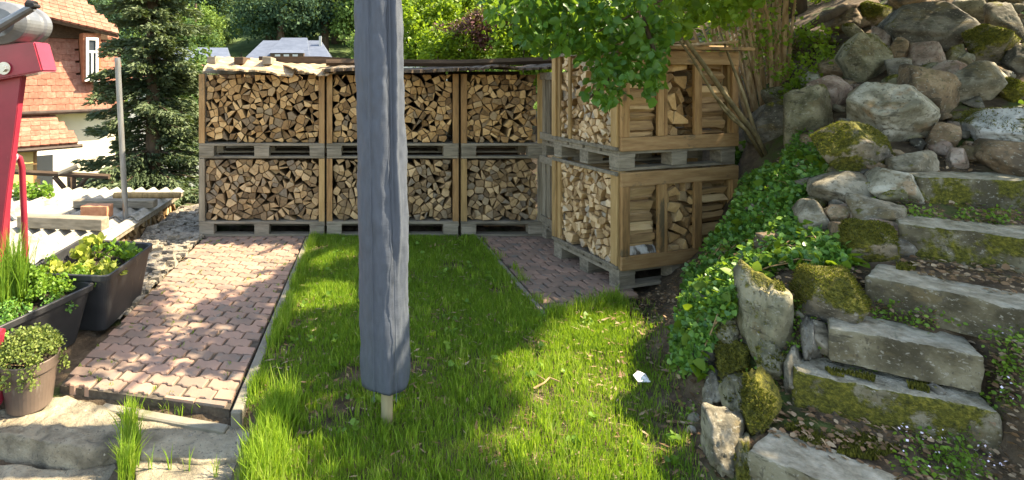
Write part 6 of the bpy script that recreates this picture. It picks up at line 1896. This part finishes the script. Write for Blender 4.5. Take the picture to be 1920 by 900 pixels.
# leaves face the open side
V = V - np.array(ivy.location); link('leaves', rawmesh('leaves', V, Fc, 4, M['leaf_ivy'], A), ivy)
mb = MB()
for k in range(120):
    a = iv[rng.integers(0, len(iv))]; d = np.hypot(*(iv - a)[:, :2].T); nb_ = np.nonzero((d < .25) & (d > .08))[0]
    if len(nb_) == 0: continue
    b = iv[nb_[rng.integers(0, len(nb_))]]; m_ = (a + b) / 2 + np.array([0, -.02, .03])
    mb.tube([tuple(a), tuple(m_), tuple(b)], .0028, 4)
mb.obj('stems', M['stem_tan'], ivy, world=True)
ml = [(iv[rng.integers(0, len(iv))] - np.array([0, .02, .0])) for k in range(240)]
V, Fc, A = clump(np.array(ml), .05, 4, .05, T_IVY, up=1.0); V = V - np.array(ivy.location); link('leaves', rawmesh('leaves', V, Fc, 4, M['leaf_bright'], A * .6), ivy)

for k, (px, py, w_, lb_) in enumerate(((1425, 395, .13, 'grey stone showing through the upper ivy'), (1370, 470, .12, 'mossy stone showing through the ivy beside the crate'), (1450, 455, .14, 'brownish stone between the ivy and the small grey rocks'), (1325, 560, .12, 'dark stone showing through the lower ivy near the lawn'))):
    Y = march(px, py)
    o = link('rock', rock_mesh('rock', w_, w_ * .8, w_ * .75, 4100 + k, M[('rock_grey', 'rock_moss', 'rock_brown', 'rock_dark')[k]], 7, 4, .03), None, P(px, py, Y - .03)); tag(o, lb_, 'rock', 'rocks in the ivy bank')

# ---------------------------------------------------------------- small plants, moss, litter
def ground_pts(boxes):
    out = []
    for (x0, y0, x1, y1, n) in boxes:
        for k in range(n):
            x, y = rng.uniform(x0, x1), rng.uniform(y0, y1)
            Y = march(x, y)
            if Y: out.append(tuple(P(x, y, Y - .01)))
    return np.array(out)
wp = ground_pts([(1590, 370, 1720, 410, 26), (1560, 430, 1600, 520, 16), (1700, 395, 1900, 412, 20), (1520, 590, 1570, 660, 12), (1640, 560, 1860, 612, 46), (1620, 665, 1740, 700, 26), (1860, 590, 1920, 660, 34), (1850, 660, 1920, 760, 22), (1690, 800, 1840, 900, 60), (1400, 640, 1470, 720, 24), (1460, 560, 1520, 640, 18), (1560, 680, 1720, 700, 14), (1750, 405, 1920, 415, 14), (1280, 700, 1330, 900, 10), (1480, 640, 1560, 670, 12)])
wd = thing('bank_weeds', 'small weeds growing between the steps and stones of the bank', 'weeds', (1.9, 2.0, 0)); wd['kind'] = 'stuff'
V, Fc, A = clump(wp, .04, 13, .0145, T_LEAF, up=.9); V = V - np.array(wd.location); link('leaves', rawmesh('leaves', V, Fc, 4, M['leaf_herb'], A), wd)
def fringe(poly_px, z, n, name):
    x = rng.uniform(min(p[0] for p in poly_px), max(p[0] for p in poly_px), n * 3); y = rng.uniform(min(p[1] for p in poly_px), max(p[1] for p in poly_px), n * 3)
    k = in_poly(x, y, poly_px); return x[k][:n], y[k][:n]
mossx = []
for poly_px, z, n in (([(1470, 800), (1520, 790), (1640, 812), (1690, 840), (1640, 862), (1560, 850), (1500, 822)], .222, 5200), ([(1545, 690), (1640, 706), (1640, 716), (1560, 702)], .386, 700), ([(1700, 716), (1760, 722), (1740, 738), (1705, 730)], .386, 500), ([(1680, 492), (1720, 495), (1715, 508), (1680, 505)], .705, 500)):
    x, y = fringe(poly_px, z, n, '')
    X = (x - CX) * ((CH - z) * F / (y - CY)) / F; Yy = (CH - z) * F / (y - CY)
    m_ = vn(X, Yy, 30, 3) > .25
    mossx.append(blades(X[m_], Yy[m_], np.full(m_.sum(), z), rng.uniform(.006, .017, m_.sum()), rng.uniform(.003, .006, m_.sum()), .6, rng.random(m_.sum())))
mo = leaf_obj('moss', mossx, M['moss']); mo['kind'] = 'stuff'
# leaf litter on the soil
n = 8200
lx = rng.uniform(1.15, 3.2, n); ly = rng.uniform(1.5, 4.4, n)
edge = 1.30 + (ly - 1.97) * .33
ok = (lx > edge - .02) & ((lx < edge + .45) | (rng.random(n) < .55)) & (ly < 3.7)
lx, ly = lx[ok], ly[ok]; n = len(lx)
nm = np.array([0, 0, 1]) + rng.normal(0, .35, (n, 3)); ax = fr(n) * np.array([1, 1, .2])
V, Fc, A = leaf_arrays(np.stack([lx, ly, H(lx, ly) + .006], 1), ax, nm, rng.uniform(.010, .034, n), T_LEAF, rng.random(n))
o = link('leaf_litter', rawmesh('leaf_litter', V, Fc, 4, M['litter'], A)); o['kind'] = 'stuff'
sl = ground_pts([(1640, 545, 1900, 620, 260), (1700, 500, 1920, 530, 160), (1560, 655, 1860, 720, 160), (1440, 760, 1760, 850, 220), (1730, 395, 1920, 420, 120), (1850, 640, 1920, 900, 220), (1480, 470, 1620, 620, 160), (1290, 640, 1400, 900, 120), (1760, 290, 1830, 325, 60)])
n = len(sl); V, Fc, A = leaf_arrays(sl + np.array([0, 0, .008]), fr(n) * np.array([1, 1, .25]), np.array([0, 0, 1]) + rng.normal(0, .4, (n, 3)), rng.uniform(.008, .026, n), T_LEAF, rng.random(n))
o = link('step_litter', rawmesh('step_litter', V, Fc, 4, M['litter'], A)); o['kind'] = 'stuff'
# gravel and rubble strip beside the path
gs = grid_mesh('gravel_strip', np.arange(-2.125, -1.515, .02), np.arange(3.25, 6.1, .02), lambda X, Y: 0.0 + .012 * np.sin(X * 31 + 2 * np.sin(Y * 13)) * np.sin(Y * 27) + .010 * np.sin(X * 13 - Y * 9), M['gravel_dirt'])
o = link('gravel_strip', gs); o['kind'] = 'structure'
arr = MB()
for k in range(900):
    x, y = random.uniform(-2.1, -1.53), random.uniform(3.3, 6.0); s = random.uniform(.008, .028)
    if random.random() < .15: s *= 1.9
    arr.box(x - s, x + s, y - s * .8, y + s * .8, -.01, s * .7, jit=s * .35)
o = arr.obj('gravel', M['gravel_dirt'], bevel=0); o['kind'] = 'stuff'
# paper scrap, twig, pebbles and blossoms
g = G(1203, 712, .03); mb = MB(); mb.add([(-.028, -.02, 0), (.03, -.028, .004), (.034, .03, .012), (0, .036, .022), (-.03, .024, .008), (-.028, -.02, .002), (.03, -.028, .006), (.034, .03, .014), (0, .036, .024), (-.03, .024, .010)],
        [(4, 3, 2, 1, 0), (5, 6, 7, 8, 9), (0, 1, 6, 5), (1, 2, 7, 6), (2, 3, 8, 7), (3, 4, 9, 8), (4, 0, 5, 9)])
o = mb.obj('paper_scrap', M['paper'], loc=(g.x, g.y, .03)); tag(o, 'crumpled white paper scrap on the sunny lawn edge', 'paper scrap')
mb = MB(); mb.tube([G(1000, 728, .03), G(1020, 718, .035), G(1030, 708, .04), G(1050, 716, .035)], .004, 5); mb.tube([G(1005, 702, .03), G(1022, 712, .035)], .003, 5)
o = mb.obj('twig', M['roof_board']); centre(o); tag(o, 'thin pale forked twig lying on the lawn', 'twig')
mb = MB(); mb.tube([G(1250, 790, .01), G(1295, 792, .015)], .005, 5); o = mb.obj('twig', M['roof_board']); centre(o); tag(o, 'short straight stick on the bare soil by the stone wall', 'twig')
for k, (px, py, s, lb_) in enumerate(((1302, 785, .028, 'white stone on the soil beside the straight stick'), (1296, 806, .02, 'small pale stone below the white one on the soil'), (1432, 722, .02, 'small pinkish pebble on the mossy wall stone'), (1505, 590, .024, 'cream pebble by the moss cushion'), (1540, 622, .03, 'white quartz lump at the left end of the middle step'),
                                     (1788, 728, .035, 'dark coal-like stone on the second step'), (1762, 733, .03, 'small black stone on the second step, left of its neighbour'))):
    Y = march(px, py) if px < 1700 else (CH - .38) * F / (py - CY)
    p = P(px, py, Y - .01)
    o = link('pebble', rock_mesh('pebble', s * 2, s * 1.6, s * 1.4, 3000 + k, M['rock_pale' if 'white' in lb_ or 'pale' in lb_ or 'cream' in lb_ else ('rock_dark' if 'black' in lb_ or 'dark' in lb_ else 'rock_red')], 6, 3), None, p); tag(o, lb_, 'stone')
bl = ground_pts([(1690, 800, 1880, 895, 34), (1850, 620, 1915, 780, 5)])
bl[:, 2] += .03
V, Fc, A = clump(bl, .02, 2, .009, T_DIA, up=2.0); o = link('fallen_petals', rawmesh('fallen_petals', V, Fc, 4, M['petal'], A)); o['kind'] = 'stuff'
# lawn weeds
lx = rng.uniform(-.4, 1.5, 160); ly = rng.uniform(2.0, 4.8, 160); ok = in_poly(lx, ly, lawn_poly) & (rng.random(160) < .5)
V, Fc, A = clump(np.stack([lx[ok], ly[ok], np.full(ok.sum(), .025)], 1), .03, 9, .028, T_IVY, up=1.5); o = link('lawn_weeds', rawmesh('lawn_weeds', V, Fc, 4, M['leaf_herb'], A)); o['kind'] = 'stuff'
# rough grass and low growth on the bank beyond the steps
n = 26000
x = rng.uniform(2.2, 8.5, n); y = rng.uniform(.6, 6.0, n); ok = (x > y * 1.36 + .10) & (rng.random(n) < .35 + .7 * vn(x, y, 2.7, 6.0)); x, y = x[ok], y[ok]; n = len(x)
o = leaf_obj('bank_grass', [blades(x, y, H(x, y), rng.uniform(.05, .14, n), rng.uniform(.006, .011, n), .7, rng.random(n))], M['grass']); o['kind'] = 'stuff'
n = 5000; x = rng.uniform(2.2, 8.0, n); y = rng.uniform(.6, 6.0, n); ok = (x > y * 1.30) & (vn(x, y, 1.9, 2.0) > .35); x, y = x[ok], y[ok]
V, Fc, A = clump(np.stack([x, y, H(x, y) + .04], 1), .06, 5, .035, T_IVY, up=1.2); o = link('bank_ground_cover', rawmesh('bank_ground_cover', V, Fc, 4, M['leaf_ivy'], A)); o['kind'] = 'stuff'
